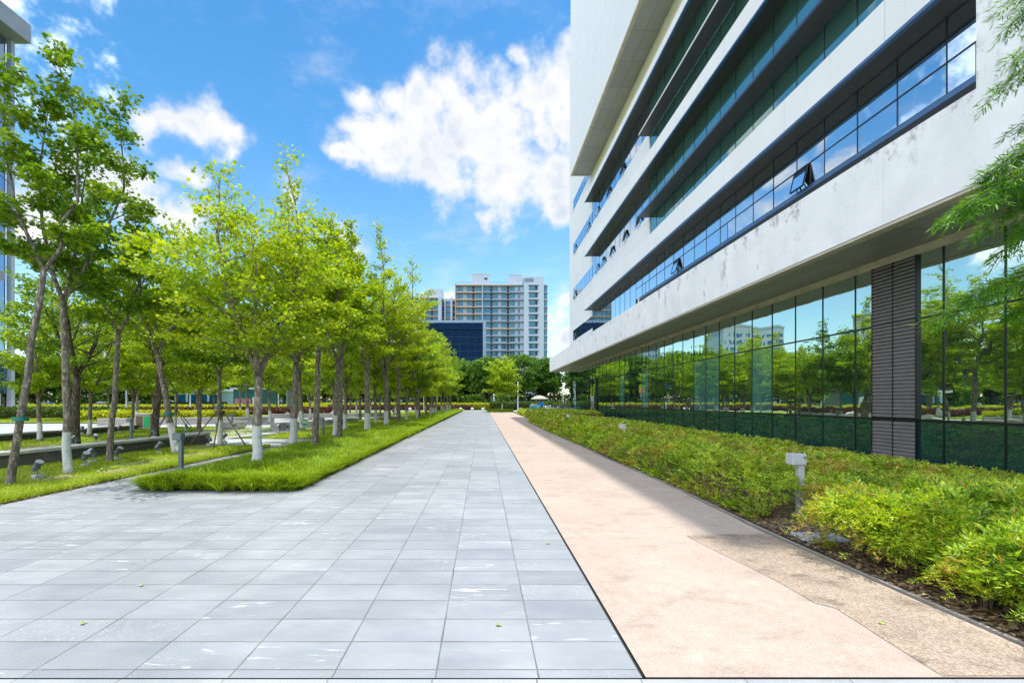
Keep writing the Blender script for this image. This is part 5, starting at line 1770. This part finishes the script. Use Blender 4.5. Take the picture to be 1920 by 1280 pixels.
# shrub understorey that closes the view below the far crowns
def understorey():
    r = np.random.RandomState(90)
    n = 30000
    x = r.uniform(-130, 60, n); y = 106 + r.uniform(-3, 3, n)
    h = 3.6 + 1.2 * vnoise(x, y, .35, 5)
    z = h * r.uniform(0, 1, n) ** .6
    V, l, s = leaf_cloud(np.stack([x, y, z], axis=1), .55, 'diamond', r, .4)
    tag(np_mesh('undergrowth', V, l, s, M['camphor']), 'dark undergrowth closing the view beneath the far trees', 'undergrowth', kind='stuff')
understorey()

# ------------------------------------------------------------------ props, tags on trunks
def stake_props(label, c, r, h):
    root = thing('tree_stakes', label, 'tree prop', c)
    for k, (dx, dy) in enumerate(((-1.0, -.35), (.35, -1.0), (-.45, .9), (1.05, -.15))):
        b = MB(); b.smooth = True
        b.tube([(dx * r, dy * r, -.02), (dx * r * .12, dy * r * .12, h)], [.024, .020], 7)
        b.build('prop', M['stake'], root)
    b = MB(); b.lathe([(.14, 0), (.15, .03), (.15, .12), (.14, .15)], (0, 0, h - .12), 12); b.build('binding', M['stem'], root)
    b = MB(); b.obox((.0, -.13, h + .03), (1, 0, 0), (0, 1, 0), (0, 0, 1), .17, .02, .02); b.build('cross_bar', M['stake'], root)
    return root
s1 = stake_props('four brown wooden props tied round the staked young tree', (-9.2, 15.2, .02), .95, 1.22)
s2 = place_copy(s1, (-7.45, 40.4, .02), .5, 'far set of wooden props round a tree in the island row beyond the cross path')
s3 = place_copy(s1, (-18.1, 25.3, .02), 1.1, 'wooden props round a limewashed tree beside the plaza litter bin')

# ------------------------------------------------------------------ weeping branches entering at the upper right
def overhang_tree():
    rr = random.Random(41); r2 = np.random.RandomState(41)
    root = thing('weeping_tree', 'narrow-leaved tree whose drooping branches enter the view at the right edge', 'tree', (7.0, 3.5, 0))
    O = Vector((7.0, 3.5, 0))
    b = MB((7.0, 3.5, 0)); b.smooth = True
    b.tube([(7.0, 3.5, 0), (7.0, 3.52, 1.6), (6.9, 3.5, 3.0), (6.8, 3.6, 4.4), (6.7, 3.6, 5.6)], [.11, .09, .075, .05, .02], 10)
    P, D = [], []
    def frond(p0, p1, sag, n, side, dens=1.0, L=.16):
        p0, p1 = Vector(p0), Vector(p1)
        pts = []
        for i in range(9):
            t = i / 8
            p = p0.lerp(p1, t) + Vector((0, 0, sag * math.sin(t * math.pi * .5) * (1 - t) * 1.2))
            pts.append(p)
        b.tube(pts, [.010 * (1 - .8 * i / 8) + .001 for i in range(9)], 4, cap=False)
        for i in range(int(n * 2.0)):
            t = rr.uniform(.05, 1.0)
            f = t * 8; j = min(int(f), 7)
            q = pts[j].lerp(pts[j + 1], f - j)
            d = (pts[j + 1] - pts[j]).normalized()
            o = Vector((rr.gauss(0, 1), rr.gauss(0, 1), rr.gauss(0, .7)))
            P.append(tuple(q + o * .045 * (1.4 - t)))
            D.append(tuple(d * 1.2 + o * .35 * side))
    # bearings of the tips as seen from the path
    tips = [
        ((1770, 415), 3.9, (2060, 330), 4.1, .25, 150), ((1800, 395), 3.7, (2080, 280), 3.8, .25, 130), ((1830, 440), 4.1, (2080, 300), 4.3, .2, 120),
        ((1850, 330), 3.8, (2060, 220), 3.8, .2, 130), ((1860, 380), 4.2, (2090, 260), 4.2, .2, 130), ((1868, 480), 4.0, (2080, 380), 4.0, .2, 90),
        ((1740, 606), 3.9, (2050, 505), 4.1, .22, 75), ((1810, 560), 3.8, (2060, 490), 3.9, .2, 110), ((1850, 545), 4.1, (2080, 470), 4.0, .2, 120), ((1895, 590), 4.0, (2080, 540), 4.0, .2, 90),
        ((1850, 190), 4.0, (2050, 60), 4.0, .2, 60), ((1895, 120), 3.9, (2060, 40), 4.0, .3, 60), ((1880, 60), 4.2, (2060, -60), 4.2, .2, 70), ((1880, 14), 4.1, (2040, -60), 4.1, .1, 50), ((1905, 245), 4.1, (2070, 150), 4.1, .2, 70),
        ((1905, 300), 3.9, (2070, 200), 4.1, .2, 90), ((1910, 430), 3.8, (2070, 350), 3.9, .2, 90),
    ]
    for (tp_, ty, bp_, by, sag, n) in tips:
        p0, p1 = at(bp_[0], bp_[1], by), at(tp_[0], tp_[1], ty)
        frond(p0, p1, sag, n, 1)
        z = min(5.2, max(1.8, p0[2] - .5))
        b.tube([(6.9, 3.5, z), tuple((Vector((6.9, 3.5, z)) + Vector(p0)) * .5 + Vector((0, 0, .15))), p0], [.03, .02, .010], 6, cap=False)
    # the rest of the crown, outside the view to the right
    for i in range(40):
        a = rr.uniform(0, 6.28); z = rr.uniform(3.0, 6.0)
        s_ = Vector((6.9, 3.5, z))
        e = s_ + Vector((math.cos(a) * rr.uniform(.7, 1.5) + .2, math.sin(a) * rr.uniform(.7, 1.4) - .2, rr.uniform(-.5, .3)))
        if e.x / max(e.y, .1) < 1.28: e.x = 1.3 * max(e.y, .1)
        frond(s_, e, .3, 45, 1)
    b.build('trunk', M['bark'], root)
    P = np.array(P) - np.array(O); D = np.array(D)
    V, l, s = sprays(P, D, .10, r2, pairs=3, ll=.076, width=.125, droop=.5, fan=.34)
    np_mesh('crown', V, l, s, M['willow'], root)
overhang_tree()
# ------------------------------------------------------------------ bollard lamps
def bollard_lamp(m_post, m_head):
    root = thing('bollard_lamp', 'x', 'lamp')
    b = MB(); b.cbox(-.04, .04, -.04, .04, 0, .72, .006); b.cbox(-.06, .06, -.06, .06, 0, .03, .004)
    b.build('post', m_post, root)
    b = MB(); b.cbox(-.155, .041, -.075, .075, .72, .865, .006)
    h = b.build('head', m_head, root)
    b = MB()
    n = 14
    V = [(.014 + .020 * math.cos(2 * math.pi * k / n), -.079, .815 + .020 * math.sin(2 * math.pi * k / n)) for k in range(n)]
    V += [(x, -.0755, z) for x, _, z in V]
    b.add(V, [tuple(range(n))] + [(k, k + n, (k + 1) % n + n, (k + 1) % n) for k in range(n)])
    b.build('screw_cap', M['lamp_dark'], h)
    b = MB(); b.box(-.140, -.05, -.06, .06, .708, .7195); b.build('lens', M['lens'], h)
    return root
GL = 'square box bollard lamps'
lg = bollard_lamp(M['lamp_grey'], M['lamp_grey']); lg['group'] = GL
lg.location = (4.47, 6.1, 0); lg['label'] = 'large pale grey box lamp on a square post, nearest one in the planting bed'
for (x, y, lab) in ((4.57, 14.0, 'pale grey box lamp in the planting bed, second from the near end'),
                    (4.79, 24.0, 'pale grey box lamp in the planting bed, third from the near end'),
                    (4.67, 31.8, 'pale grey box lamp at the far end of the planting bed'),
                    (4.40, 39.0, 'small box lamp at the edge of the clipped hedge block'),
                    (4.45, 50.0, 'farthest box lamp beside the pink path')):
    place_copy(lg, (x, y, 0), 0, lab)
ld = bollard_lamp(M['lamp_dark'], M['lamp_dark']); ld['group'] = GL
ld.location = (-6.93, 9.95, 0); ld['label'] = 'slate grey box lamp beside the grass island at the narrow stone path'
for (x, y, lab) in ((-15.1, 18.6, 'slate grey box lamp beside the light side path behind the first bench'),
                    (-14.8, 25.6, 'slate grey box lamp at the plaza near the long bench'),
                    (-7.15, 19.4, 'slate grey box lamp beyond the cross path, by the oval green sign'),
                    (-7.75, 29.5, 'slate grey box lamp on the lawn, one past the cross path'),
                    (-7.5, 36.5, 'distant slate grey box lamp among the island trees'),
                    (-9.0, 44.0, 'farthest slate grey box lamp left of the island trees')):
    place_copy(ld, (x, y, 0), 0, lab)

# ------------------------------------------------------------------ ground spotlights
def spotlight():
    root = thing('ground_spotlight', 'x', 'spotlight')
    b = MB(); b.cbox(-.075, .075, -.065, .065, 0, .085, .008); b.build('base', M['lamp_grey'], root)
    b = MB(); b.tube([(0, 0, .08), (.02, 0, .20)], .014, 7); b.obox((.02, 0, .22), (1, 0, 0), (0, 1, 0), (0, 0, 1), .02, .055, .03); b.build('bracket', M['spot'], root)
    b = MB(); b.smooth = False
    ax = Vector((-.62, -.1, .78)).normalized()
    c = Vector((.02, 0, .25))
    pr = [(-.11, .030), (-.09, .048), (-.04, .052), (-.03, .060), (0, .060), (.01, .052), (.05, .060), (.07, .068), (.13, .072)]
    b.tube([c + ax * t for t, r in pr], [r for t, r in pr], 14)
    hd = b.build('head', M['spot'], root)
    b = MB(); b.tube([c + ax * .1301, c + ax * .134], [.062, .060], 14); b.build('lens', M['spot_lens'], hd)
    return root
sp = spotlight(); sp['group'] = 'small adjustable ground spotlights'
SPOTS = [(70, 900, 0.2, 'spotlight on a grey block left of the thick limewashed tree'),
         (160, 878, 2.6, 'pale-faced spotlight right of the thick limewashed tree'),
         (173, 871, 1.0, 'dark spotlight just behind the pale-faced one'),
         (222, 866, 2.9, 'spotlight beside the slender grey tree'),
         (298, 853, 3.6, 'spotlight alone on the lawn before the first stone bench'),
         (392, 837, 0.0, 'spotlight at the foot of the staked tree, left side'),
         (421, 832, 3.3, 'spotlight at the foot of the staked tree, right side'),
         (141, 838, 1.0, 'spotlight at the dark-stemmed tree behind the first bench'),
         (180, 834, 2.0, 'round topped spotlight behind the first bench'),
         (288, 822, .4, 'spotlight at the foot of the brown-trunked tree'),
         (316, 817, 1.9, 'spotlight right of the brown-trunked tree'),
         (224, 812, 4.0, 'spotlight on the lawn before the second bench, right one'),
         (154, 815, 5.0, 'spotlight on the lawn before the second bench, left one'),
         (349, 808, 1.4, 'spotlight by the curved planter'),
         (523, 811, .9, 'spotlight below the end bench, left one'),
         (539, 808, 2.2, 'spotlight below the end bench, right one'),
         (440, 806, 1.2, 'spotlight under the box lamp at the plaza')]
for i, (px, py, rz, lab) in enumerate(SPOTS):
    gp = ground_at(px, py)
    loc = (gp[0], gp[1], .03)
    if i == 0:
        sp.location = loc; sp.rotation_euler = (0, 0, rz + 2.6); sp['label'] = lab
    else:
        place_copy(sp, loc, rz, lab)

# ------------------------------------------------------------------ stone benches
def bench(label, pts, w, h, side=None, over=.05, top=None):
    """long bench following a line; front side on the right of travel"""
    pts = [Vector((x, y, 0)) for x, y in pts]
    c = pts[0]
    root = thing('stone_bench', label, 'bench', tuple(c), group='long stone benches on the left')
    def strip(ww, z0, z1, mat, nm, offx=0):
        b = MB(tuple(c))
        L, Rr = [], []
        for i, p in enumerate(pts):
            d = (pts[min(i + 1, len(pts) - 1)] - pts[max(i - 1, 0)]).normalized()
            n = Vector((d.y, -d.x, 0))
            L.append(p - n * (ww)); Rr.append(p + n * offx)
        m_ = len(pts)
        V = [(p.x, p.y, z0) for p in L] + [(p.x, p.y, z0) for p in Rr] + [(p.x, p.y, z1) for p in L] + [(p.x, p.y, z1) for p in Rr]
        Fc = []
        for i in range(m_ - 1):
            Fc += [(2 * m_ + i, 3 * m_ + i, 3 * m_ + i + 1, 2 * m_ + i + 1), (m_ + i, m_ + i + 1, 3 * m_ + i + 1, 3 * m_ + i), (i + 1, i, 2 * m_ + i, 2 * m_ + i + 1), (i, i + 1, m_ + i + 1, m_ + i)]
        Fc += [(0, m_, 3 * m_, 2 * m_), (m_ - 1, 3 * m_ - 1, 4 * m_ - 1, 2 * m_ - 1)]
        b.add(V, Fc)
        b.build(nm, mat, root)
    strip(w - .04, -.05, h - .07, side or M['bench_side'], 'base', -.04)
    strip(w, h - .068, h, top or M['bench_top'], 'seat', over * .4)
    return root
bench('long pale-topped stone bench with dark layered side, nearest on the left', [(-11.9, 8.0), (-11.1, 9.8), (-10.75, 11.2), (-10.55, 13.0), (-10.4, 14.6), (-10.25, 16.3)], .55, .42)
bench('second stone bench with dark side, parallel to the light side path', [(-19.6, 13), (-19.4, 18), (-19.5, 22), (-20.0, 25.6)], .5, .27)
bench('long light grey stone bench crossing the plaza', [(-25.2, 28.3), (-20.2, 29.8), (-15.4, 32.0)], .6, .46, M['bench_light'])
bench('short light bench ending at the cross path, with a pinkish end face', [(-10.95, 23.3), (-9.9, 27.5), (-9.0, 31.5)], .6, .42, M['bench_light'])
bench('far light bench on the plaza near the stone balls', [(-19.5, 40.0), (-13.5, 42.5), (-9.6, 45.5)], .6, .42, M['bench_light'])
bench('farthest narrow bench among the island trees', [(-7.9, 33.0), (-6.9, 37.5)], .35, .36, M['bench_light'])
b = MB((-14.5, 25.0, 0)); b.lathe([(.62, 0), (.78, .18), (.80, .42), (.72, .42), (.70, .34), (.02, .33)], (-14.5, 25.0, 0), 24)
pl_ = tag(b.build('stone_planter', M['bench_light']), 'round light stone planter bowl on the lawn edge by the plaza', 'planter')

# litter bin
bn = thing('litter_bin', 'beige litter bin with green recycling panel beside the plaza bench', 'litter bin', (-19.6, 25.2, 0))
b = MB(); b.cbox(-.45, .45, -.22, .22, 0, .82, .02); b.build('body', M['bin'], bn)
b = MB(); b.cbox(-.50, .50, -.27, .27, .822, .90, .015); b.build('lid', M['bench_top'], bn)
b = MB(); b.box(.05, .40, -.235, -.2205, .10, .74); b.build('panel', M['bin_green'], bn)
b = MB(); b.box(-.40, -.02, -.235, -.2205, .10, .74); b.build('panel', M['bin_door'], bn)

# oval green sign on a stake with two rows of white marks
sg = thing('lawn_sign', 'small oval green lawn sign with white lettering on a short stake', 'sign', (-8.95, 21.8, 0.03))
b = MB(); b.tube([(0, 0, -.02), (0, 0, .34)], .014, 6); b.build('stake', M['sign_green'], sg)
def disc(bb, rx, rz, y0, y1, zc, xc=0, n=28, lob=0):
    V = []
    for yy in (y0, y1):
        for k in range(n):
            a = 2 * math.pi * k / n
            rr_ = 1 + lob * math.cos(4 * a)
            V.append((xc + rx * rr_ * math.cos(a), yy, zc + rz * rr_ * math.sin(a)))
    bb.add(V, [tuple(range(n)), tuple(range(2 * n - 1, n - 1, -1))] + [(k, k + n, (k + 1) % n + n, (k + 1) % n) for k in range(n)])
b = MB(); disc(b, .215, .185, -.012, .012, .50); b.build('rim', M['sign_lime'], sg)
b = MB(); disc(b, .185, .158, -.018, -.0121, .50); b.build('plate', M['sign_green'], sg)
b = MB()
rm = random.Random(4)
for row, z in enumerate((.535, .47)):
    for k in range(5):
        x = -.13 + k * .056
        for q in range(3): b.box(x, x + .042, -.0215, -.0185, z + q * .016 - .002, z + q * .016 + .006)
        b.box(x + .016 + .005 * (k % 2), x + .024 + .005 * (k % 2), -.0218, -.0186, z - .006, z + .046)
b.build('lettering', M['white'], sg)
b = MB()
for a in (-.7, .1, .9):
    b.tube([(0, -.01, .24), (math.sin(a) * .12, -.02, .24 + math.cos(a) * .05), (math.sin(a) * .15, -.02, .20)], [.02, .016, .004], 5)
b.build('leaf_ornament', M['sign_lime'], sg)

# stone balls at the end of the pavement
def ball(label, x, y, r=.27):
    b = MB((x, y, 0)); b.smooth = True
    pr = [(r * math.sin(math.pi * t / 12 + .01), r - r * math.cos(math.pi * t / 12)) for t in range(1, 12)]
    b.lathe([(.14, 0), (.14, .02)] + [(a, z + .01) for a, z in pr], (x, y, 0), 18)
    return tag(b.build('stone_ball', M['sphere']), label, 'bollard', 'round stone ball bollards')
for x, y, lab in ((-3.72, 73.4, 'left of the three stone balls closing the pavement'), (-1.75, 73.4, 'middle of the three stone balls closing the pavement'), (.05, 73.4, 'right of the three stone balls closing the pavement'),
                  (-18.6, 41.3, 'stone ball at the left end of the far plaza bench'), (-15.2, 44.0, 'stone ball behind the far plaza bench'), (-12.3, 73.3, 'stone ball left of the pavement end, behind the island trees')):
    ball(lab, x, y)

# street lamps: plain tubular posts with a slim luminous head
def lamp_post(h, globe=False):
    root = thing('street_lamp', 'x', 'street lamp')
    b = MB(); b.smooth = True
    b.lathe([(.13, 0), (.13, .25), (.085, .32), (.075, h * .55), (.07, h - .75)], (0, 0, 0), 12); b.build('pole', M['pole'], root)
    if globe:
        b = MB(); b.smooth = True; b.lathe([(.06, h - .75), (.2, h - .62), (.24, h - .45), (.2, h - .27), (.05, h - .2)], (0, 0, 0), 14); b.build('lamp_head', M['white'], root)
    else:
        b = MB(); b.smooth = True; b.lathe([(.07, h - .749), (.14, h - .70), (.14, h - .50), (.09, h - .48), (.09, h - .12), (.12, h - .10), (.12, h)], (0, 0, 0), 14); b.build('lamp_head', M['white'], root)
    return root
lp = lamp_post(4.95); lp.location = (6.1, 75, 0); lp['label'] = 'white tubular lamp post standing free right of the small island tree'; lp['group'] = 'white street lamps'
place_copy(lp, (2.05, 79.0, 0), 0, 'blue-white lamp post half hidden left behind the small island tree', (1, 1, .62))
place_copy(lp, (15.6, 84.0, 0), 0, 'lamp post behind the parked scooters')
place_copy(lp, (-38.5, 57, 0), 0, 'lamp post behind the dark red hedge at the left', (1, 1, .85))
l2 = lamp_post(3.6, True); l2.location = (-36.2, 44.0, 0); l2['label'] = 'globe lamp on a white post left of the brown-trunked tree'; l2['group'] = 'globe lamps'
place_copy(l2, (-33.0, 70, 0), 0, 'globe lamp behind the plaza between far trunks')

# round road signs beyond the pavement
def road_sign(mat, label, x, y, z=3.9, r=.75):
    root = thing('road_sign', label, 'road sign', (x, y, 0), group='round road signs')
    b = MB(); b.smooth = True; b.tube([(0, 0, 0), (0, 0, z + r * .6)], .05, 8); b.build('pole', M['pole'], root)
    b = MB(); disc(b, r * .8, r, -.09, -.055, z); b.build('plate', mat, root)
    b = MB()
    for k in range(4):
        b.box(-.28 + .02 * k, .28 - .02 * k, -.096, -.0905, z + .36 - .22 * k, z + .44 - .22 * k)
    b.build('marking', M['white'], root)
road_sign(M['orange'], 'orange oval road sign seen mirrored in the glass, behind the island trees', -8.6, 81.8)
road_sign(M['blue'], 'blue oval road sign seen mirrored in the glass, behind the island trees', -10.2, 75.0)

# parasol stall and parked scooters beyond the bed
pa = thing('parasol', 'large beige parasol over the stall beyond the clipped hedge', 'parasol', (9.7, 74.0, 0))
b = MB(); b.tube([(0, 0, 0), (0, 0, 2.5)], .03, 8); b.build('pole', M['steel'], pa)
b = MB(); n = 10
V = [(0, 0, 2.62)] + [(1.45 * math.cos(2 * math.pi * k / n), 1.45 * math.sin(2 * math.pi * k / n), 2.05) for k in range(n)] + [(.75 * math.cos(2 * math.pi * k / n), .75 * math.sin(2 * math.pi * k / n), 2.46) for k in range(n)]
Fc = [(0, 1 + n + k, 1 + n + (k + 1) % n) for k in range(n)] + [(1 + n + k, 1 + k, 1 + (k + 1) % n, 1 + n + (k + 1) % n) for k in range(n)]
b.add(V, Fc)
V2 = [(1.45 * math.cos(2 * math.pi * k / n), 1.45 * math.sin(2 * math.pi * k / n), 2.05) for k in range(n)] + [(1.45 * math.cos(2 * math.pi * k / n), 1.45 * math.sin(2 * math.pi * k / n), 1.9) for k in range(n)]
b.add(V2, [(k, (k + 1) % n, (k + 1) % n + n, k + n) for k in range(n)])
b.build('canopy', M['canvas'], pa)
ct = thing('stall_cart', 'teal stall cart with a blue cover under the beige parasol', 'cart', (9.3, 73.4, 0))
b = MB(); b.cbox(-1.3, .5, -.45, .45, .45, .95, .03); b.build('body', M['teal'], ct)
b = MB(); b.cbox(.1, 1.0, -.4, .4, .96, 1.45, .12); b.build('cover', M['blue'], ct)
b = MB(); b.cbox(-1.1, .0, -.35, .35, .951, 1.2, .05); b.build('goods', M['canvas'], ct)
for x in (-.95, .3):
    for y in (-.48, .48):
        b = MB(); b.tube([(x, y - .04, .28), (x, y + .04, .28)], .28, 16); b.build('wheel', M['tyre'], ct)

def scooter(paint):
    root = thing('scooter', 'x', 'scooter')
    for x in (-.62, .62):
        b = MB(); b.smooth = False
        b.tube([(x, -.05, .27), (x, .05, .27)], .27, 16)
        w_ = b.build('wheel', M['tyre'], root)
        b = MB(); b.tube([(x, -.055, .27), (x, .055, .27)], .15, 12); b.build('hub', M['steel'], w_)
    b = MB()
    def sect(x, zb, zt, hw): return [(x, -hw, zb), (x, hw, zb), (x, hw * .8, zt), (x, -hw * .8, zt)]
    S = [sect(-.85, .50, .70, .08), sect(-.55, .40, .76, .16), sect(-.15, .30, .72, .17), (sect(.02, .24, .38, .17)), (sect(.32, .24, .38, .17)), sect(.44, .28, .92, .15), sect(.60, .45, .98, .10)]
    V = [p for q in S for p in q]
    Fc = [(3, 2, 1, 0), tuple(range(len(V) - 4, len(V)))]
    for i in range(len(S) - 1):
        for k in range(4): Fc.append((i * 4 + k, i * 4 + (k + 1) % 4, (i + 1) * 4 + (k + 1) % 4, (i + 1) * 4 + k))
    b.add(V, Fc); b.build('body', paint, root)
    b = MB(); b.cbox(-.78, -.12, -.13, .13, .745, .83, .03); b.build('seat', M['tyre'], root)
    b = MB(); b.tube([(.62, 0, .27), (.50, 0, .98)], .03, 8); b.tube([(.46, -.32, 1.02), (.50, 0, .98), (.46, .32, 1.02)], .018, 6); b.build('handlebar', M['steel'], root)
    b = MB(); b.cbox(.61, .66, -.07, .07, .80, .90, .01); b.build('headlight', M['white'], root)
    return root
SC = [scooter(M['car_white']), scooter(M['teal_bike']), scooter(M['car_blue'])]
sl_ = [(0, 9.4, 61.0, 'white scooter at the right end of the parked row, nearest to the glass'), (1, 8.5, 62.5, 'teal scooter second in the parked row'), (0, 9.6, 64.2, 'white scooter behind the teal one in the parked row'),
       (2, 10.6, 66.0, 'dark blue scooter in the middle of the parked row'), (0, 9.2, 67.4, 'white scooter past the dark blue one'), (1, 10.9, 69.0, 'teal scooter near the parasol'), (0, 11.6, 71.2, 'white scooter beside the parasol'), (2, 13.0, 70.0, 'last dark blue scooter of the row')]
us = set()
for k, x, y, lab in sl_:
    rz = math.radians(160 + (x * 37) % 40)
    if k not in us:
        us.add(k); o = SC[k]; o.location = (x, y, 0); o.rotation_euler = (0, 0, rz); o['label'] = lab; o['group'] = 'scooters parked by the path end'
    else: place_copy(SC[k], (x, y, 0), rz, lab)

# cars on the far road
def car(paint):
    root = thing('parked_car', 'x', 'car')
    def loft(S, mat, nm, par=root):
        b = MB()
        V = [p for q in S for p in q]; m_ = len(S[0])
        Fc = [tuple(range(m_ - 1, -1, -1)), tuple(range(len(V) - m_, len(V)))]
        for i in range(len(S) - 1):
            for k in range(m_): Fc.append((i * m_ + k, i * m_ + (k + 1) % m_, (i + 1) * m_ + (k + 1) % m_, (i + 1) * m_ + k))
        b.add(V, Fc); return b.build(nm, mat, par)
    def s(x, zb, zt, hw): return [(x, -hw, zb), (x, hw, zb), (x, hw * 1.02, (zb + zt) / 2), (x, hw * .9, zt), (x, -hw * .9, zt), (x, -hw * 1.02, (zb + zt) / 2)]
    body = loft([s(-2.2, .38, .72, .78), s(-2.1, .25, .88, .86), s(-1.3, .22, .94, .88), s(.7, .22, .94, .88), s(1.6, .22, .84, .87), s(2.15, .28, .70, .82), s(2.25, .38, .60, .74)], paint, 'body')
    loft([s(-1.75, .90, .96, .74), s(-1.1, .90, 1.40, .66), s(.1, .90, 1.43, .66), s(1.0, .90, .97, .74)], M['car_glass'], 'window')
    loft([s(-1.12, 1.395, 1.43, .60), s(-.9, 1.41, 1.46, .60), (s(.0, 1.42, 1.47, .60)), s(.14, 1.40, 1.44, .60)], paint, 'roof')
    for x in (-1.35, 1.35):
        for y in (-.80, .80):
            b = MB(); b.tube([(x, y - .1, .32), (x, y + .1, .32)], .32, 16); w_ = b.build('wheel', M['tyre'], root)
            b = MB(); b.tube([(x, y - .105, .32), (x, y + .105, .32)], .19, 12); b.build('rim', M['steel'], w_)
    for y in (-.6, .6):
        b = MB(); b.box(2.18, 2.27, y - .14, y + .14, .56, .66); b.build('headlight', M['white'], root)
    return root
CS = [car(M['car_white']), car(M['car_silver']), car(M['car_blue'])]
cl_ = [(0, -76, 87, 'white car on the far road at the left edge'), (1, -70, 87.2, 'silver car on the far road left of the brown-trunked tree'), (2, -87, 87, 'dark blue car on the far road, leftmost'), (0, -55, 91, 'white car on the far lane behind the plaza trunks'), (1, -44, 87, 'silver car on the far road behind the pavilion fence'), (1, 22, 88, 'silver car on the road behind the scooters')]
us = set()
for k, x, y, lab in cl_:
    if k not in us:
        us.add(k); o = CS[k]; o.location = (x, y, -.01); o['label'] = lab; o['group'] = 'cars on the far road'
    else: place_copy(CS[k], (x, y, -.01), 0, lab)

# pale pavilion with a black fence and a painted hut, seen between the trunks
pv = thing('pavilion', 'low pale blue pavilion seen between trunks behind the golden hedge', 'pavilion', (-40.5, 60, 0))
b = MB((-40.5, 60, 0)); b.box(-44.8, -38.4, 63, 69, 0, 3.1); b.build('wall', M['pavilion'], pv)
b = MB((-40.5, 60, 0)); b.box(-45.4, -38.0, 62.6, 69.4, 3.1, 3.4); b.build('roof', M['white'], pv)
for k in range(4):
    b = MB((-40.5, 60, 0)); b.box(-44.4 + 1.55 * k, -43.2 + 1.55 * k, 62.95, 62.996, 1.5, 2.6); b.build('window', M['apt_glass'], pv)
fc = thing('metal_fence', 'black metal fence in front of the pale blue pavilion', 'fence', (-41.5, 58.0, 0))
b = MB((-41.5, 58.0, 0)); b.box(-44.6, -36.6, 62.0, 62.04, .25, 1.5)
for k in range(17): b.box(-44.6 + .49 * k, -44.55 + .49 * k, 61.95, 61.999, 0, 1.6)
b.build('rail_panel', M['fence_black'], fc)
ht = thing('painted_hut', 'small dark teal hut with a pink painted panel behind the trees', 'hut', (-33.5, 60, 0))
b = MB((-33.5, 60, 0)); b.box(-36.0, -31.2, 62.5, 66, 0, 3.3); b.build('wall', M['mural_teal'], ht)
b = MB((-33.5, 60, 0)); b.box(-36.3, -30.9, 62.2, 66.3, 3.3, 3.55); b.build('roof', M['pavilion'], ht)
b = MB((-33.5, 60, 0)); b.box(-35.8, -33.4, 62.45, 62.496, .3, 2.0); b.build('panel', M['mural_pink'], ht)
b = MB((-33.5, 60, 0)); b.box(-33.2, -32.2, 62.45, 62.496, 0, 2.2); b.build('door', M['white'], ht)
kb_ = thing('notice_board', 'tall grey notice board between far trunks left of the peeling tree', 'notice board', (-26.2, 60, 0))
b = MB(); b.box(-.85, .85, -.08, .08, .25, 3.1); b.build('board', M['lamp_dark'], kb_)
for x in (-.92, .86):
    b = MB(); b.box(x, x + .06, -.1, .1, 0, 3.2); b.build('leg', M['pole'], kb_)

# ------------------------------------------------------------------ trunk tags, small litter
def trunk_tag(x, y, z, r, label):
    b = MB((x, y, z)); n = 14; V = []
    for zz in (z - .04, z + .04):
        for k in range(n):
            a = 2 * math.pi * k / n; V.append((x + r * math.cos(a), y + r * math.sin(a), zz))
    b.add(V, [(k, (k + 1) % n, (k + 1) % n + n, k + n) for k in range(n)])
    return tag(b.build('trunk_tag', M['tie']), label, 'trunk tag', 'green bands round trunks')
trunk_tag(-8.68, 8.13, 1.27, .118, 'green band round the slim leaning tree at the left edge')
trunk_tag(-9.43, 13.0, 1.22, .140, 'green band round the tree leaning left behind the slate lamp')
trunk_tag(-9.225, 15.2, 1.42, .105, 'green band round the staked young tree, above its props')

rl = random.Random(15)
def leaf_obj(x, y, z, a, s_, label):
    b = MB((x, y, z)); pts = star_leaf('lobe')
    V = [(x + (px * math.cos(a) - py * math.sin(a)) * s_, y + (px * math.sin(a) + py * math.cos(a)) * s_, z + abs(px) * s_ * .5 + .004) for px, py in pts]
    b.add(V, [tuple(range(len(V)))])
    return tag(b.build('fallen_leaf', M['dry_leaf']), label, 'leaf', 'fallen leaves on the paving')
for (px, py, lab) in ((150, 1172, 'fallen green leaf on the grey slabs at lower left'), (262, 1100, 'small fallen leaf on the slabs further up at lower left'), (930, 1172, 'thin fallen leaf on the slabs near the middle of the foreground'),
                      (1030, 1020, 'fallen leaf on the pink path beside the drain'), (1655, 1172, 'brown fallen leaf on the worn lane at lower right')):
    gx, gy, _ = ground_at(px, py)
    leaf_obj(gx, gy, .004, rl.uniform(0, 6), .05, lab)

# a few white flowers in the near lawn
for i, (px, py, lab) in enumerate(((150, 877, 'left white flower in the lawn behind the thick tree'), (184, 884, 'middle white flower in the lawn right of the thick tree'), (191, 880, 'right white flower in the lawn right of the thick tree'))):
    gx, gy, _ = ground_at(px, py, .1)
    root = thing('white_flower', lab, 'flower', (gx, gy, .03), group='white flowers in the lawn')
    b = MB(); b.tube([(0, 0, 0), (0, 0, .08)], .002, 4); b.build('stem', M['grass'], root)
    b = MB()
    for k in range(5):
        a = k * 1.2566
        b.add([(0, 0, .085), (.025 * math.cos(a - .4), .025 * math.sin(a - .4), .09), (.038 * math.cos(a), .038 * math.sin(a), .095), (.025 * math.cos(a + .4), .025 * math.sin(a + .4), .09)], [(0, 1, 2, 3)])
    b.build('petals', M['flower'], root)
